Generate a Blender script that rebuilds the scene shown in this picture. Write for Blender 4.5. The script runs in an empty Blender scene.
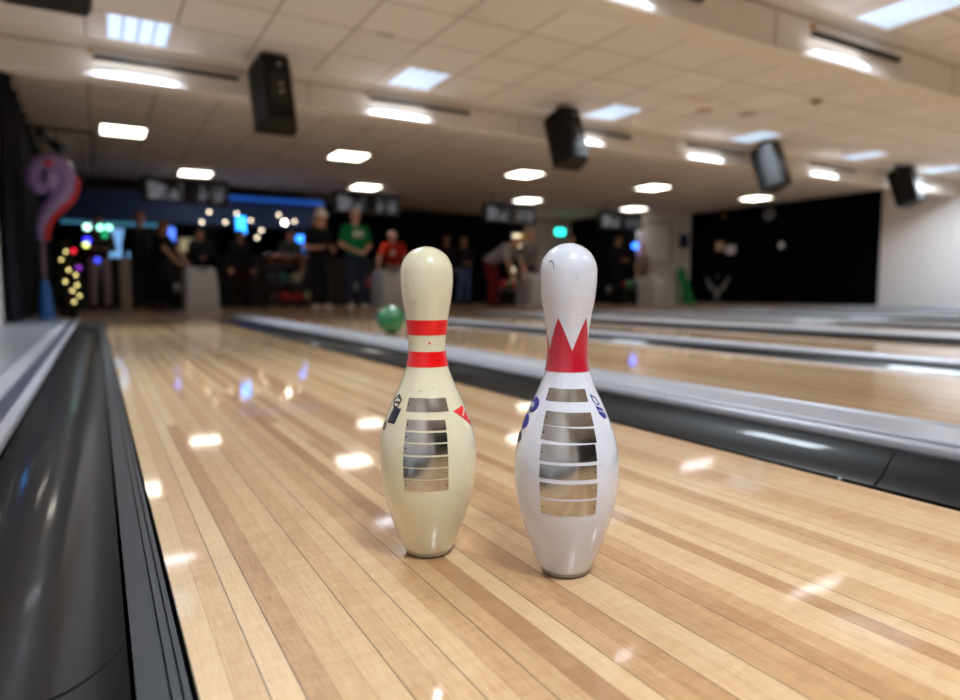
import bpy, bmesh, math, random
from mathutils import Vector, Matrix
random.seed(7)
SC = bpy.context.scene
COL = SC.collection
PI = math.pi
R = math.radians

# ------------------------------------------------------------------ materials
def lin(c):
    out = []
    for v in c[:3]:
        v = v / 255.0
        out.append(v / 12.92 if v <= 0.04045 else ((v + 0.055) / 1.055) ** 2.4)
    return (out[0], out[1], out[2], 1.0)

def new_mat(name):
    m = bpy.data.materials.new(name); m.use_nodes = True
    nt = m.node_tree
    return m, nt, nt.nodes['Principled BSDF']

def mat(name, c, rough=0.5, metal=0.0, spec=0.5, coat=0.0, coat_r=0.05, vary=0.06, scale=9.0, bump=0.0, bscale=60.0):
    m, nt, b = new_mat(name)
    N, L = nt.nodes, nt.links
    tc = N.new('ShaderNodeTexCoord')
    no = N.new('ShaderNodeTexNoise'); no.inputs['Scale'].default_value = scale; no.inputs['Detail'].default_value = 4
    L.new(tc.outputs['Object'], no.inputs['Vector'])
    mr = N.new('ShaderNodeMapRange'); mr.inputs['To Min'].default_value = 1 - vary; mr.inputs['To Max'].default_value = 1 + vary
    L.new(no.outputs['Fac'], mr.inputs['Value'])
    mx = N.new('ShaderNodeVectorMath'); mx.operation = 'SCALE'
    mx.inputs[0].default_value = lin(c)[:3]; L.new(mr.outputs['Result'], mx.inputs['Scale'])
    L.new(mx.outputs[0], b.inputs['Base Color'])
    b.inputs['Roughness'].default_value = rough; b.inputs['Metallic'].default_value = metal
    b.inputs['Specular IOR Level'].default_value = spec
    b.inputs['Coat Weight'].default_value = coat; b.inputs['Coat Roughness'].default_value = coat_r
    if bump > 0:
        n2 = N.new('ShaderNodeTexNoise'); n2.inputs['Scale'].default_value = bscale
        L.new(tc.outputs['Object'], n2.inputs['Vector'])
        bp = N.new('ShaderNodeBump'); bp.inputs['Strength'].default_value = bump; bp.inputs['Distance'].default_value = 0.01
        L.new(n2.outputs['Fac'], bp.inputs['Height']); L.new(bp.outputs['Normal'], b.inputs['Normal'])
    return m

def emit(name, c, s):
    m, nt, b = new_mat(name)
    b.inputs['Base Color'].default_value = lin(c); b.inputs['Emission Color'].default_value = lin(c)
    b.inputs['Emission Strength'].default_value = s; b.inputs['Roughness'].default_value = 0.4
    return m

def wood(name, pale, mid, dark, board=0.027, seg=1.1, gap_share=0.3, coat=1.0, coat_r=0.06, x0=0.0):
    m, nt, b = new_mat(name)
    N, L = nt.nodes, nt.links
    geo = N.new('ShaderNodeNewGeometry')
    sp = N.new('ShaderNodeSeparateXYZ'); L.new(geo.outputs['Position'], sp.inputs[0])
    def M(op, a, bb=None, c=None):
        n = N.new('ShaderNodeMath'); n.operation = op
        for i, v in enumerate((a, bb, c)):
            if v is None: continue
            if isinstance(v, (int, float)): n.inputs[i].default_value = v
            else: L.new(v, n.inputs[i])
        return n.outputs[0]
    xs = M('DIVIDE', M('SUBTRACT', sp.outputs['X'], x0), board)
    idx = M('FLOOR', xs); fx = M('FRACT', xs)
    wn = N.new('ShaderNodeTexWhiteNoise'); wn.noise_dimensions = '1D'; L.new(idx, wn.inputs['W'])
    ys = M('ADD', M('DIVIDE', sp.outputs['Y'], seg), M('MULTIPLY', wn.outputs['Value'], 7.31))
    iy = M('FLOOR', ys); fy = M('FRACT', ys)
    cv = N.new('ShaderNodeCombineXYZ'); L.new(idx, cv.inputs[0]); L.new(iy, cv.inputs[1])
    w2 = N.new('ShaderNodeTexWhiteNoise'); w2.noise_dimensions = '2D'; L.new(cv.outputs[0], w2.inputs['Vector'])
    # long grain and flecks
    mp = N.new('ShaderNodeMapping'); mp.inputs['Scale'].default_value = (70, 3.2, 1)
    L.new(geo.outputs['Position'], mp.inputs['Vector'])
    add = N.new('ShaderNodeVectorMath'); add.operation = 'ADD'; L.new(mp.outputs[0], add.inputs[0])
    sc = N.new('ShaderNodeVectorMath'); sc.operation = 'SCALE'; L.new(w2.outputs['Color'], sc.inputs[0]); sc.inputs['Scale'].default_value = 40
    L.new(sc.outputs[0], add.inputs[1])
    g = N.new('ShaderNodeTexNoise'); g.inputs['Scale'].default_value = 1.0; g.inputs['Detail'].default_value = 6; g.inputs['Roughness'].default_value = 0.65
    L.new(add.outputs[0], g.inputs['Vector'])
    mp2 = N.new('ShaderNodeMapping'); mp2.inputs['Scale'].default_value = (16, 22, 1)
    L.new(geo.outputs['Position'], mp2.inputs['Vector'])
    fl = N.new('ShaderNodeTexNoise'); fl.inputs['Scale'].default_value = 1.3; fl.inputs['Detail'].default_value = 5; fl.inputs['Distortion'].default_value = 1.2
    L.new(mp2.outputs[0], fl.inputs['Vector'])
    mp3 = N.new('ShaderNodeMapping'); mp3.inputs['Scale'].default_value = (420, 26, 1)
    L.new(geo.outputs['Position'], mp3.inputs['Vector'])
    fi = N.new('ShaderNodeTexNoise'); fi.inputs['Scale'].default_value = 1.0; fi.inputs['Detail'].default_value = 4
    L.new(mp3.outputs[0], fi.inputs['Vector'])
    mp4 = N.new('ShaderNodeMapping'); mp4.inputs['Scale'].default_value = (30, 110, 1)
    L.new(geo.outputs['Position'], mp4.inputs['Vector'])
    ri = N.new('ShaderNodeTexNoise'); ri.inputs['Scale'].default_value = 1.0; ri.inputs['Detail'].default_value = 3; ri.inputs['Distortion'].default_value = .6
    L.new(mp4.outputs[0], ri.inputs['Vector'])
    t = M('ADD', M('MULTIPLY', w2.outputs['Value'], 0.74), M('MULTIPLY', g.outputs['Fac'], 0.30))
    t = M('ADD', t, M('MULTIPLY', M('SUBTRACT', fl.outputs['Fac'], 0.5), 0.32))
    t = M('ADD', t, M('MULTIPLY', M('SUBTRACT', fi.outputs['Fac'], 0.5), 0.65))
    t = M('ADD', t, M('MULTIPLY', M('SUBTRACT', ri.outputs['Fac'], 0.5), 0.30))
    cr = N.new('ShaderNodeValToRGB'); e = cr.color_ramp.elements
    e[0].position = 0.12; e[0].color = lin(dark); e[1].position = 0.92; e[1].color = lin(pale)
    k = e.new(0.5); k.color = lin(mid)
    L.new(t, cr.inputs['Fac'])
    # seams: every joint faint, some open and dark
    edge = M('MINIMUM', fx, M('SUBTRACT', 1.0, fx))
    wide = M('MULTIPLY', M('GREATER_THAN', wn.outputs['Value'], 1 - gap_share), 0.0)
    sL = M('LESS_THAN', fx, M('MULTIPLY', M('GREATER_THAN', wn.outputs['Value'], 1 - gap_share), 0.045))
    seam = M('MAXIMUM', sL, M('MULTIPLY', M('LESS_THAN', edge, 0.02), 0.3))
    seam = M('MAXIMUM', seam, M('MULTIPLY', M('LESS_THAN', fy, 0.0012 / seg if seg < 4 else -1.0), 0.5))
    mx = N.new('ShaderNodeMix'); mx.data_type = 'RGBA'
    L.new(M('MULTIPLY', seam, 0.82), mx.inputs['Factor'])
    L.new(cr.outputs['Color'], mx.inputs['A']); mx.inputs['B'].default_value = lin((52, 36, 24))
    L.new(mx.outputs['Result'], b.inputs['Base Color'])
    b.inputs['Roughness'].default_value = 0.42
    b.inputs['Coat Weight'].default_value = coat; b.inputs['Coat Roughness'].default_value = coat_r
    bp = N.new('ShaderNodeBump'); bp.inputs['Strength'].default_value = 0.05; bp.inputs['Distance'].default_value = 0.002
    L.new(M('SUBTRACT', g.outputs['Fac'], seam), bp.inputs['Height'])
    L.new(bp.outputs['Normal'], b.inputs['Normal']); 
    bc = N.new('ShaderNodeBump'); bc.inputs['Strength'].default_value = 0.012; bc.inputs['Distance'].default_value = 0.002
    L.new(g.outputs['Fac'], bc.inputs['Height']); L.new(bc.outputs['Normal'], b.inputs['Coat Normal'])
    return m

def ceiling_mat():
    m, nt, b = new_mat('mineral ceiling tiles')
    N, L = nt.nodes, nt.links
    geo = N.new('ShaderNodeNewGeometry')
    sp = N.new('ShaderNodeSeparateXYZ'); L.new(geo.outputs['Position'], sp.inputs[0])
    def M(op, a, bb=None):
        n = N.new('ShaderNodeMath'); n.operation = op
        for i, v in enumerate((a, bb)):
            if v is None: continue
            if isinstance(v, (int, float)): n.inputs[i].default_value = v
            else: L.new(v, n.inputs[i])
        return n.outputs[0]
    g = 0.625
    xs = M('DIVIDE', M('SUBTRACT', sp.outputs['X'], 0.015), g); ys = M('DIVIDE', M('SUBTRACT', sp.outputs['Y'], 0.315), g)
    fx, fy = M('FRACT', xs), M('FRACT', ys)
    ed = M('MINIMUM', M('MINIMUM', fx, M('SUBTRACT', 1.0, fx)), M('MINIMUM', fy, M('SUBTRACT', 1.0, fy)))
    line = M('LESS_THAN', ed, 0.016)
    cv = N.new('ShaderNodeCombineXYZ'); L.new(M('FLOOR', xs), cv.inputs[0]); L.new(M('FLOOR', ys), cv.inputs[1])
    wn = N.new('ShaderNodeTexWhiteNoise'); wn.noise_dimensions = '2D'; L.new(cv.outputs[0], wn.inputs['Vector'])
    cr = N.new('ShaderNodeValToRGB'); e = cr.color_ramp.elements
    e[0].color = lin((214, 208, 201)); e[1].color = lin((224, 218, 211))
    L.new(wn.outputs['Value'], cr.inputs['Fac'])
    no = N.new('ShaderNodeTexNoise'); no.inputs['Scale'].default_value = 1.4; no.inputs['Detail'].default_value = 3
    L.new(geo.outputs['Position'], no.inputs['Vector'])
    st = N.new('ShaderNodeMapRange'); st.inputs['From Min'].default_value = 0.62; st.inputs['From Max'].default_value = 0.8
    st.inputs['To Max'].default_value = 0.3
    L.new(no.outputs['Fac'], st.inputs['Value'])
    m1 = N.new('ShaderNodeMix'); m1.data_type = 'RGBA'
    L.new(st.outputs['Result'], m1.inputs['Factor']); L.new(cr.outputs['Color'], m1.inputs['A']); m1.inputs['B'].default_value = lin((178, 142, 122))
    m2 = N.new('ShaderNodeMix'); m2.data_type = 'RGBA'
    L.new(M('MULTIPLY', line, 0.75), m2.inputs['Factor']); L.new(m1.outputs['Result'], m2.inputs['A']); m2.inputs['B'].default_value = lin((138, 118, 100))
    L.new(m2.outputs['Result'], b.inputs['Base Color']); b.inputs['Roughness'].default_value = 0.85
    n2 = N.new('ShaderNodeTexNoise'); n2.inputs['Scale'].default_value = 120
    L.new(geo.outputs['Position'], n2.inputs['Vector'])
    bp = N.new('ShaderNodeBump'); bp.inputs['Strength'].default_value = 0.15; bp.inputs['Distance'].default_value = 0.004
    L.new(M('SUBTRACT', n2.outputs['Fac'], M('MULTIPLY', line, 2.0)), bp.inputs['Height']); L.new(bp.outputs['Normal'], b.inputs['Normal'])
    return m

MT = {}
MT['lane'] = wood('lacquered maple lane boards', (217, 184, 142), (197, 156, 112), (168, 123, 82), x0=0.057, board=.0251, seg=9.0, gap_share=.42, coat=1.0, coat_r=.05)
MT['approach'] = wood('lacquered approach boards', (178, 150, 118), (160, 128, 96), (138, 106, 78), board=0.05, seg=1.6, coat=.6, coat_r=0.14)
MT['ceiling'] = ceiling_mat()
MT['beam'] = mat('painted beam', (216, 209, 199), 0.8, vary=0.05, scale=3)
MT['wall_white'] = mat('white painted wall', (226, 222, 222), 0.75, vary=0.03, scale=2)
MT['wall_dark'] = mat('black painted wall', (16, 16, 20), 0.9, vary=0.2, scale=3, spec=.1)
MT['wall_navy'] = mat('navy bulkhead', (40, 62, 110), 0.7, vary=0.15, scale=2)
MT['curtain'] = mat('black curtain cloth', (22, 22, 28), 0.8, vary=0.3, scale=8, spec=.15)
MT['panel_black'] = mat('black cloth wall cover', (7, 7, 10), 0.95, vary=0.3, scale=3, spec=.03)
MT['gutter'] = mat('black glossy plastic gutter', (20, 20, 21), 0.38, spec=0.2, coat=0.24, coat_r=0.07, vary=0.2, scale=14)
MT['strip'] = mat('black vinyl strip', (29, 31, 35), 0.45, vary=0.1)
MT['dark'] = mat('dark rubber', (14, 14, 16), 0.6)
MT['aluminium'] = mat('brushed aluminium capping', (158, 159, 166), 0.38, metal=0.35, vary=0.08, scale=20)
MT['cap_plate'] = mat('grey capping board', (158, 159, 166), 0.42, metal=0.25, spec=0.5, vary=0.08, scale=6, coat=0.2, coat_r=0.2)
MT['board'] = mat('grey division board', (112, 114, 120), 0.36, vary=0.08, scale=5, coat=0.2, coat_r=0.25)
MT['groove'] = mat('dark groove', (40, 40, 62), 0.5)
MT['cream'] = mat('aged cream pin lacquer', (228, 220, 188), 0.22, coat=0.9, coat_r=0.04, vary=0.03, scale=22)
MT['white'] = mat('white pin lacquer', (216, 217, 227), 0.22, coat=0.9, coat_r=0.04, vary=0.025, scale=22)
MT['pinbase'] = mat('grey nylon pin base', (150, 138, 122), 0.5)
MT['red_band'] = mat('bright red neck paint', (242, 0, 4), 0.35, coat=0.35, vary=.02)
MT['red_crown'] = mat('crimson crown print', (190, 22, 46), 0.3, coat=0.8, vary=0.18, scale=60)
MT['plate'] = mat('engraved steel plate', (192, 190, 187), 0.2, metal=1.0, vary=0.2, scale=70)
MT['rivet'] = mat('dark rivet', (60, 54, 48), 0.5, metal=0.6)
MT['navy_ink'] = mat('navy ink', (14, 18, 46), 0.4, coat=0.2)
MT['blue_ink'] = mat('blue ink', (18, 36, 138), 0.4, coat=0.25)
MT['pink_ink'] = mat('red ink triangle', (240, 36, 46), 0.35, coat=0.3)
MT['black_ink'] = mat('black ink', (26, 26, 28), 0.4)
MT['speaker'] = mat('black speaker shell', (9, 9, 10), 0.5, vary=0.15, spec=.25, bump=0.1, bscale=200)
MT['speaker_grey'] = mat('grey connector plate', (96, 98, 104), 0.35, metal=0.4)
MT['chrome'] = mat('chrome', (200, 200, 205), 0.2, metal=1.0)
MT['cool'] = emit('cool fluorescent diffuser', (206, 230, 255), .34)
MT['warm'] = emit('warm white diffuser', (255, 246, 232), 5.0)
MT['tube'] = emit('beam wash glow', (240, 242, 255), .45)
MT['frame'] = mat('white metal frame', (214, 208, 200), 0.5)
MT['louver'] = emit('blue grey louver', (150, 176, 214), .09)
MT['slot'] = mat('dark brown slot housing', (20, 15, 12), 0.7, spec=.1)
MT['brass'] = mat('brass end piece', (170, 130, 70), 0.4, metal=0.6)
MT['return'] = mat('grey plastic hood', (182, 182, 188), 0.35, coat=0.3)
MT['metal'] = mat('grey steel', (130, 130, 136), 0.4, metal=0.7)
MT['screen_frame'] = mat('black monitor shell', (14, 14, 17), 0.35)
MT['bar'] = mat('black bar counter', (18, 17, 20), 0.4, vary=0.3)
MT['pole'] = mat('brown grey post', (120, 106, 96), 0.5)

# ------------------------------------------------------------------ helpers
def mesh_obj(name, bm, m, parent=None, smooth=False, angle=None):
    me = bpy.data.meshes.new(name)
    bmesh.ops.recalc_face_normals(bm, faces=bm.faces)
    bm.to_mesh(me); bm.free()
    if m is not None: me.materials.append(m)
    if smooth:
        for p in me.polygons: p.use_smooth = True
        if angle is not None:
            try: me.set_sharp_from_angle(angle=R(angle))
            except Exception: pass
    o = bpy.data.objects.new(name, me); COL.objects.link(o)
    if parent is not None: o.parent = parent
    return o

def tag(o, label, cat, group=None):
    o['label'] = label; o['category'] = cat
    if group: o['group'] = group
    return o

def thing(name, label, cat, loc=(0, 0, 0), rotz=0.0, group=None):
    o = bpy.data.objects.new(name, None); COL.objects.link(o)
    o.empty_display_size = 0.05
    o.location = loc; o.rotation_euler = (0, 0, rotz)
    return tag(o, label, cat, group)

def struct(name, bm, m, parent=None, **k):
    o = mesh_obj(name, bm, m, parent, **k)
    if parent is None: o['kind'] = 'structure'
    return o

def dup(root, loc, rotz=None, label=None):
    r = root.copy(); COL.objects.link(r); r.location = loc
    if rotz is not None: r.rotation_euler = (0, 0, rotz)
    if label: r['label'] = label
    for ch in list(root.children):
        c = ch.copy(); COL.objects.link(c); c.parent = r
        for g in list(ch.children):
            d = g.copy(); COL.objects.link(d); d.parent = c
    return r

def BM(): return bmesh.new()

def box(bm, x0, x1, y0, y1, z0, z1, bevel=0.0, mtx=None):
    t = bmesh.new()
    bmesh.ops.create_cube(t, size=1.0)
    for v in t.verts:
        v.co = Vector(((x0 + x1) / 2 + v.co.x * (x1 - x0), (y0 + y1) / 2 + v.co.y * (y1 - y0), (z0 + z1) / 2 + v.co.z * (z1 - z0)))
    if bevel > 0:
        bmesh.ops.bevel(t, geom=list(t.edges), offset=bevel, segments=3, affect='EDGES', profile=0.5)
    if mtx is not None: t.transform(mtx)
    merge(bm, t)
    return bm

def merge(bm, t):
    me = bpy.data.meshes.new('tmp'); t.to_mesh(me); t.free()
    bm.from_mesh(me); bpy.data.meshes.remove(me)

def prism_y(bm, prof, y0, y1, closed=True):
    a = [bm.verts.new((x, y0, z)) for x, z in prof]; b = [bm.verts.new((x, y1, z)) for x, z in prof]
    n = len(prof)
    for i in range(n):
        j = (i + 1) % n
        bm.faces.new((a[i], a[j], b[j], b[i]))
    bm.faces.new(a); bm.faces.new(b[::-1])
    return bm

def prism_x(bm, prof, x0, x1):
    a = [bm.verts.new((x0, y, z)) for y, z in prof]; b = [bm.verts.new((x1, y, z)) for y, z in prof]
    n = len(prof)
    for i in range(n):
        j = (i + 1) % n
        bm.faces.new((a[i], a[j], b[j], b[i]))
    bm.faces.new(a); bm.faces.new(b[::-1])
    return bm

def tube(bm, pts, radii, seg=12, cap=True):
    if isinstance(radii, (int, float)): radii = [radii] * len(pts)
    pts = [Vector(p) for p in pts]; rings = []
    prev = None
    for i, p in enumerate(pts):
        d = (pts[min(i + 1, len(pts) - 1)] - pts[max(i - 1, 0)]).normalized()
        if prev is None:
            u = d.orthogonal().normalized()
        else:
            u = (prev - d * prev.dot(d)).normalized()
        prev = u; w = d.cross(u)
        rings.append([bm.verts.new(p + (u * math.cos(2 * PI * k / seg) + w * math.sin(2 * PI * k / seg)) * radii[i]) for k in range(seg)])
    for a, b in zip(rings, rings[1:]):
        for k in range(seg): bm.faces.new((a[k], a[(k + 1) % seg], b[(k + 1) % seg], b[k]))
    if cap: bm.faces.new(rings[0][::-1]); bm.faces.new(rings[-1])
    return bm

def ball(bm, c, r, seg=16, scale=(1, 1, 1)):
    t = bmesh.new(); bmesh.ops.create_uvsphere(t, u_segments=seg, v_segments=max(6, seg // 2), radius=1.0)
    for v in t.verts: v.co = Vector((c[0] + v.co.x * r * scale[0], c[1] + v.co.y * r * scale[1], c[2] + v.co.z * r * scale[2]))
    merge(bm, t); return bm

def lathe(bm, prof, seg=64):
    rings = []
    for r, z in prof:
        if r < 1e-6: rings.append([bm.verts.new((0, 0, z))])
        else: rings.append([bm.verts.new((r * math.cos(2 * PI * k / seg), r * math.sin(2 * PI * k / seg), z)) for k in range(seg)])
    for a, b in zip(rings, rings[1:]):
        for k in range(seg):
            k2 = (k + 1) % seg
            if len(a) == 1 and len(b) == 1: continue
            if len(a) == 1: bm.faces.new((a[0], b[k], b[k2]))
            elif len(b) == 1: bm.faces.new((a[k], a[k2], b[0]))
            else: bm.faces.new((a[k], a[k2], b[k2], b[k]))
    return bm

ORD = ['first', 'second', 'third', 'fourth', 'fifth', 'sixth', 'seventh', 'eighth', 'ninth', 'tenth']

# ------------------------------------------------------------------ room dimensions
ZC = 2.42
Y0, YB = -5.0, 16.2          # end wall behind the pins deck, back wall behind the bowlers
XL, XR = -0.74, 14.2
FOUL = 8.2
LW = 1.044
GUT = 0.225
PAIR = 3.338
lanes = []
for p in range(4):
    lanes.append(0.057 + p * PAIR); lanes.append(0.057 + p * PAIR + LW + 2 * GUT + 0.27)

# ------------------------------------------------------------------ setting
struct('floor', box(BM(), XL - 0.1, XR + 0.1, Y0 - 0.1, YB + 0.1, -0.32, -0.12), MT['dark'])
struct('floor_approach', box(BM(), XL, XR, FOUL, YB, -0.12, 0.0), MT['approach'])
struct('floor_walkway', box(BM(), lanes[-1] + LW + GUT + 0.16, XR, Y0, FOUL, -0.12, 0.02), MT['board'])
struct('ceiling', box(BM(), XL - 0.1, XR + 0.1, Y0 - 0.1, YB + 0.1, ZC, ZC + 0.12), MT['ceiling'])
struct('wall_left', box(BM(), XL - 0.1, XL, Y0, YB, -0.12, ZC), MT['wall_white'])
bm = BM()
box(bm, XR, XR + 0.1, Y0, 6.705, -0.12, ZC); box(bm, XR, XR + 0.1, 6.72, YB, -0.12, ZC); box(bm, XR + 0.02, XR + 0.1, 6.70, 6.73, -0.12, ZC)
struct('wall_right', bm, MT['wall_white'])
struct('wall_front', box(BM(), XL - 0.1, XR + 0.1, Y0 - 0.1, Y0, -0.12, ZC), MT['wall_dark'])
struct('wall_back', box(BM(), XL - 0.1, 10.75, YB, YB + 0.1, 0, ZC), MT['wall_dark'])
struct('wall_back_hall', box(BM(), 10.75, 12.6, YB, YB + 0.1, 0, ZC), MT['wall_white'])
struct('wall_back_right', box(BM(), 12.4, XR, 13.25, 13.35, 0, ZC), MT['wall_white'])
struct('wall_side', box(BM(), 12.4, 12.5, 13.35, YB, 0, ZC), MT['wall_dark'])
d = struct('door_1', box(BM(), 10.30, 10.72, YB - 0.03, YB, 0.0, 2.0), MT['frame'])
p = struct('pane', box(BM(), 10.36, 10.66, YB - 0.035, YB - 0.03, 0.9, 1.92), emit('lit doorway', (255, 240, 200), 1.4), d)
p['label'] = 'lit glass pane'

# dropped ceiling beams across the hall
def beam(name, yf, zb):
    prof = [(yf - 0.05, ZC), (yf, ZC - 0.075), (yf, zb), (yf + 0.22, zb), (yf + 0.22, ZC)]
    o = struct(name, prism_x(BM(), prof, XL, XR), MT['beam'])
    bm = BM()
    for x in [1.86 + 2.44 * k for k in range(6)]:
        box(bm, x, x + 0.008, yf - 0.003, yf, zb, ZC - 0.08)
    s = mesh_obj('seam', bm, mat('beam joint', (150, 134, 118), 0.8), o)
    bm = BM(); box(bm, XL, XR, yf - 0.012, yf, ZC - 0.09, ZC - 0.078)
    mesh_obj('cornice_line', bm, mat('beam cornice', (178, 162, 144), 0.8), o)
    return o
beam('beam_far', 6.6, 2.115)
beam('beam_near', 3.25, 2.07)

# ------------------------------------------------------------------ lanes, gutters, dividers
for i, x in enumerate(lanes):
    bm = BM(); box(bm, x, x + LW, Y0, FOUL - 0.004, -0.08, 0.0)
    o = mesh_obj('bowling_lane', bm, MT['lane'])
    lab = 'glossy maple lane that both pins stand on' if i == 0 else (
          'second maple lane from the left wall, with the green ball rolling on it' if i == 1 else
          f'glossy maple lane, {ORD[i]} counted from the left wall')
    tag(o, lab, 'bowling lane', 'maple lanes')

SEAMS = [0.70, 3.1, 5.5]
def gutter(x_edge, side, label):
    # side -1: trough lies to the -X side of the lane edge, +1: to the +X side
    t = thing('gutter', label, 'gutter', (x_edge, 0, 0), 0, 'black ball gutters')
    U = lambda u: side * u
    dzs = -0.02 if side > 0 else 0.0
    prof = [(.004, -.07), (.004, -.003), (.009, -.003), (.009, -.009), (.012, -.009), (.012, -.001), (.018, -.001), (.018, -.008),
            (.0205, -.008), (.0205, -.002), (.043, -.003), (.043, -.07)]
    mesh_obj('edge_strip', prism_y(BM(), [(U(u), z + dzs) for u, z in prof], Y0, FOUL - 0.9), MT['strip'], t)
    # trough
    n = 22; inner = []
    for k in range(n + 1):
        a = k / n
        u = .047 + (.2235 - .047) * a
        z = -.008 + 0.026 * a - 0.052 * math.sin(PI * a) ** 0.8
        inner.append((u, z))
    ys = [Y0]
    for s in SEAMS: ys += [s - .0035, s - .0015, s + .0015, s + .0035]
    ys.append(FOUL - 0.9)
    bm = BM(); rings = []
    for j, y in enumerate(ys):
        dz = -0.004 if any(abs(y - s) < .002 for s in SEAMS) else 0.0
        up = [bm.verts.new((U(u), y, z + dz)) for u, z in inner]
        lo = [bm.verts.new((U(u), y, z - 0.012)) for u, z in inner]
        rings.append(up + lo[::-1])
    m = len(rings[0])
    for a, b in zip(rings, rings[1:]):
        for k in range(m): bm.faces.new((a[k], a[(k + 1) % m], b[(k + 1) % m], b[k]))
    bm.faces.new(rings[0]); bm.faces.new(rings[-1][::-1])
    mesh_obj('trough', bm, MT['gutter'], t, smooth=True, angle=40)
    # end piece at the foul line
    bm = BM(); a, b = sorted((U(.004), U(.2235)))
    box(bm, a, b, FOUL - 0.9, FOUL - 0.45, -.07, -.012, 0.008)
    mesh_obj('end_plate', bm, MT['strip'], t)
    bm = BM(); box(bm, a, b, FOUL - 0.45, FOUL - 0.004, -.07, -.002, 0.004)
    mesh_obj('foul_end', bm, MT['dark'], t)
    return t
for i, x in enumerate(lanes):
    which = 'the lane the pins stand on' if i == 0 else f'the {ORD[i]} lane from the left wall'
    if i == 0:
        gutter(x, -1, 'black gutter between the grey wall-side board and the pins\' lane')
        gutter(x + LW, 1, 'black gutter on the far side of the lane the pins stand on')
    else:
        gutter(x, -1, f'black gutter on the near side of {which}')
        gutter(x + LW, 1, f'black gutter on the far side of {which}')

def lip(x_out, dirn, t):
    # rounded aluminium lip, x_out is its outer edge and it rises towards dirn
    prof = []
    for k in range(11):
        a = k / 10 * PI
        prof.append((x_out + dirn * (0.015 - 0.015 * math.cos(a)), 0.030 + 0.013 * math.sin(a) ** 0.7))
    prof += [(x_out + dirn * 0.030, -.05), (x_out + dirn * 0.012, -.05), (x_out + dirn * 0.012, 0.022), (x_out, 0.025)]
    return mesh_obj('lip', prism_y(BM(), prof, Y0, FOUL), MT['aluminium'], t, smooth=True, angle=50)

def wide_divider(x0, x1, label):
    t = thing('lane_divider', label, 'lane divider', (0, 0, 0), 0, 'wide dividers inside a lane pair')
    lip(x0, 1, t); lip(x1, -1, t)
    mesh_obj('groove', box(BM(), x0 + .0305, x1 - .0305, Y0, FOUL - .01, -.05, .031), MT['groove'], t)
    prof = [(x0 + .054, .032), (x0 + .054, .039), (x0 + .058, .043), (x1 - .058, .043), (x1 - .054, .039), (x1 - .054, .032)]
    mesh_obj('top_plate', prism_y(BM(), prof, Y0, FOUL - .005), MT['cap_plate'], t)
    bm = BM(); box(bm, x0 + .01, x1 - .01, FOUL - .002, FOUL + .06, 0.001, .036, .012)
    mesh_obj('end_cap', bm, MT['aluminium'], t)
    return t
def narrow_divider(x0, x1, label):
    t = thing('lane_divider', label, 'lane divider', (0, 0, 0), 0, 'narrow dividers between lane pairs')
    c = (x0 + x1) / 2; prof = []
    for k in range(15):
        a = k / 14 * PI
        prof.append((c - (x1 - x0) / 2 * math.cos(a), 0.012 + 0.03 * math.sin(a) ** 0.6))
    prof += [(x1 - .01, -.05), (x0 + .01, -.05)]
    mesh_obj('capping', prism_y(BM(), prof, Y0, FOUL), MT['aluminium'], t, smooth=True, angle=60)
    bm = BM(); box(bm, x0 + .01, x1 - .01, FOUL, FOUL + .05, 0.001, .034, .01)
    mesh_obj('end_cap', bm, MT['aluminium'], t)
    return t
for i in range(7):
    a = lanes[i] + LW + GUT; b = lanes[i + 1] - GUT
    if i % 2 == 0:
        wide_divider(a, b, 'wide silver divider right beside the pins\' lane' if i == 0 else f'wide silver divider between the {ORD[i]} and {ORD[i+1]} lanes from the left wall')
    else:
        narrow_divider(a, b, f'narrow silver divider between the {ORD[i]} and {ORD[i+1]} lanes from the left wall')
a = lanes[-1] + LW + GUT
narrow_divider(a, a + 0.14, 'narrow silver divider between the eighth lane and the grey walkway')['group'] = 'outer dividers'

# wall-side division board at the left
t = thing('division_board', 'wide grey board with silver lip along the left wall', 'lane divider')
xo = lanes[0] - GUT
lip(xo, -1, t)
mesh_obj('groove', box(BM(), xo - .075, xo - .0305, Y0, FOUL - .01, -.05, .024), MT['groove'], t)
bm = BM(); prism_y(bm, [(xo - .075, -.05), (xo - .075, .03), (xo - .082, .036), (xo - .13, .04), (xo - .135, -.05)], Y0, FOUL)
mesh_obj('inner_lip', bm, MT['aluminium'], t)
mesh_obj('top_board', box(BM(), XL + .002, xo - .136, Y0, FOUL + .4, -.05, .04, .003), MT['board'], t)

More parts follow.
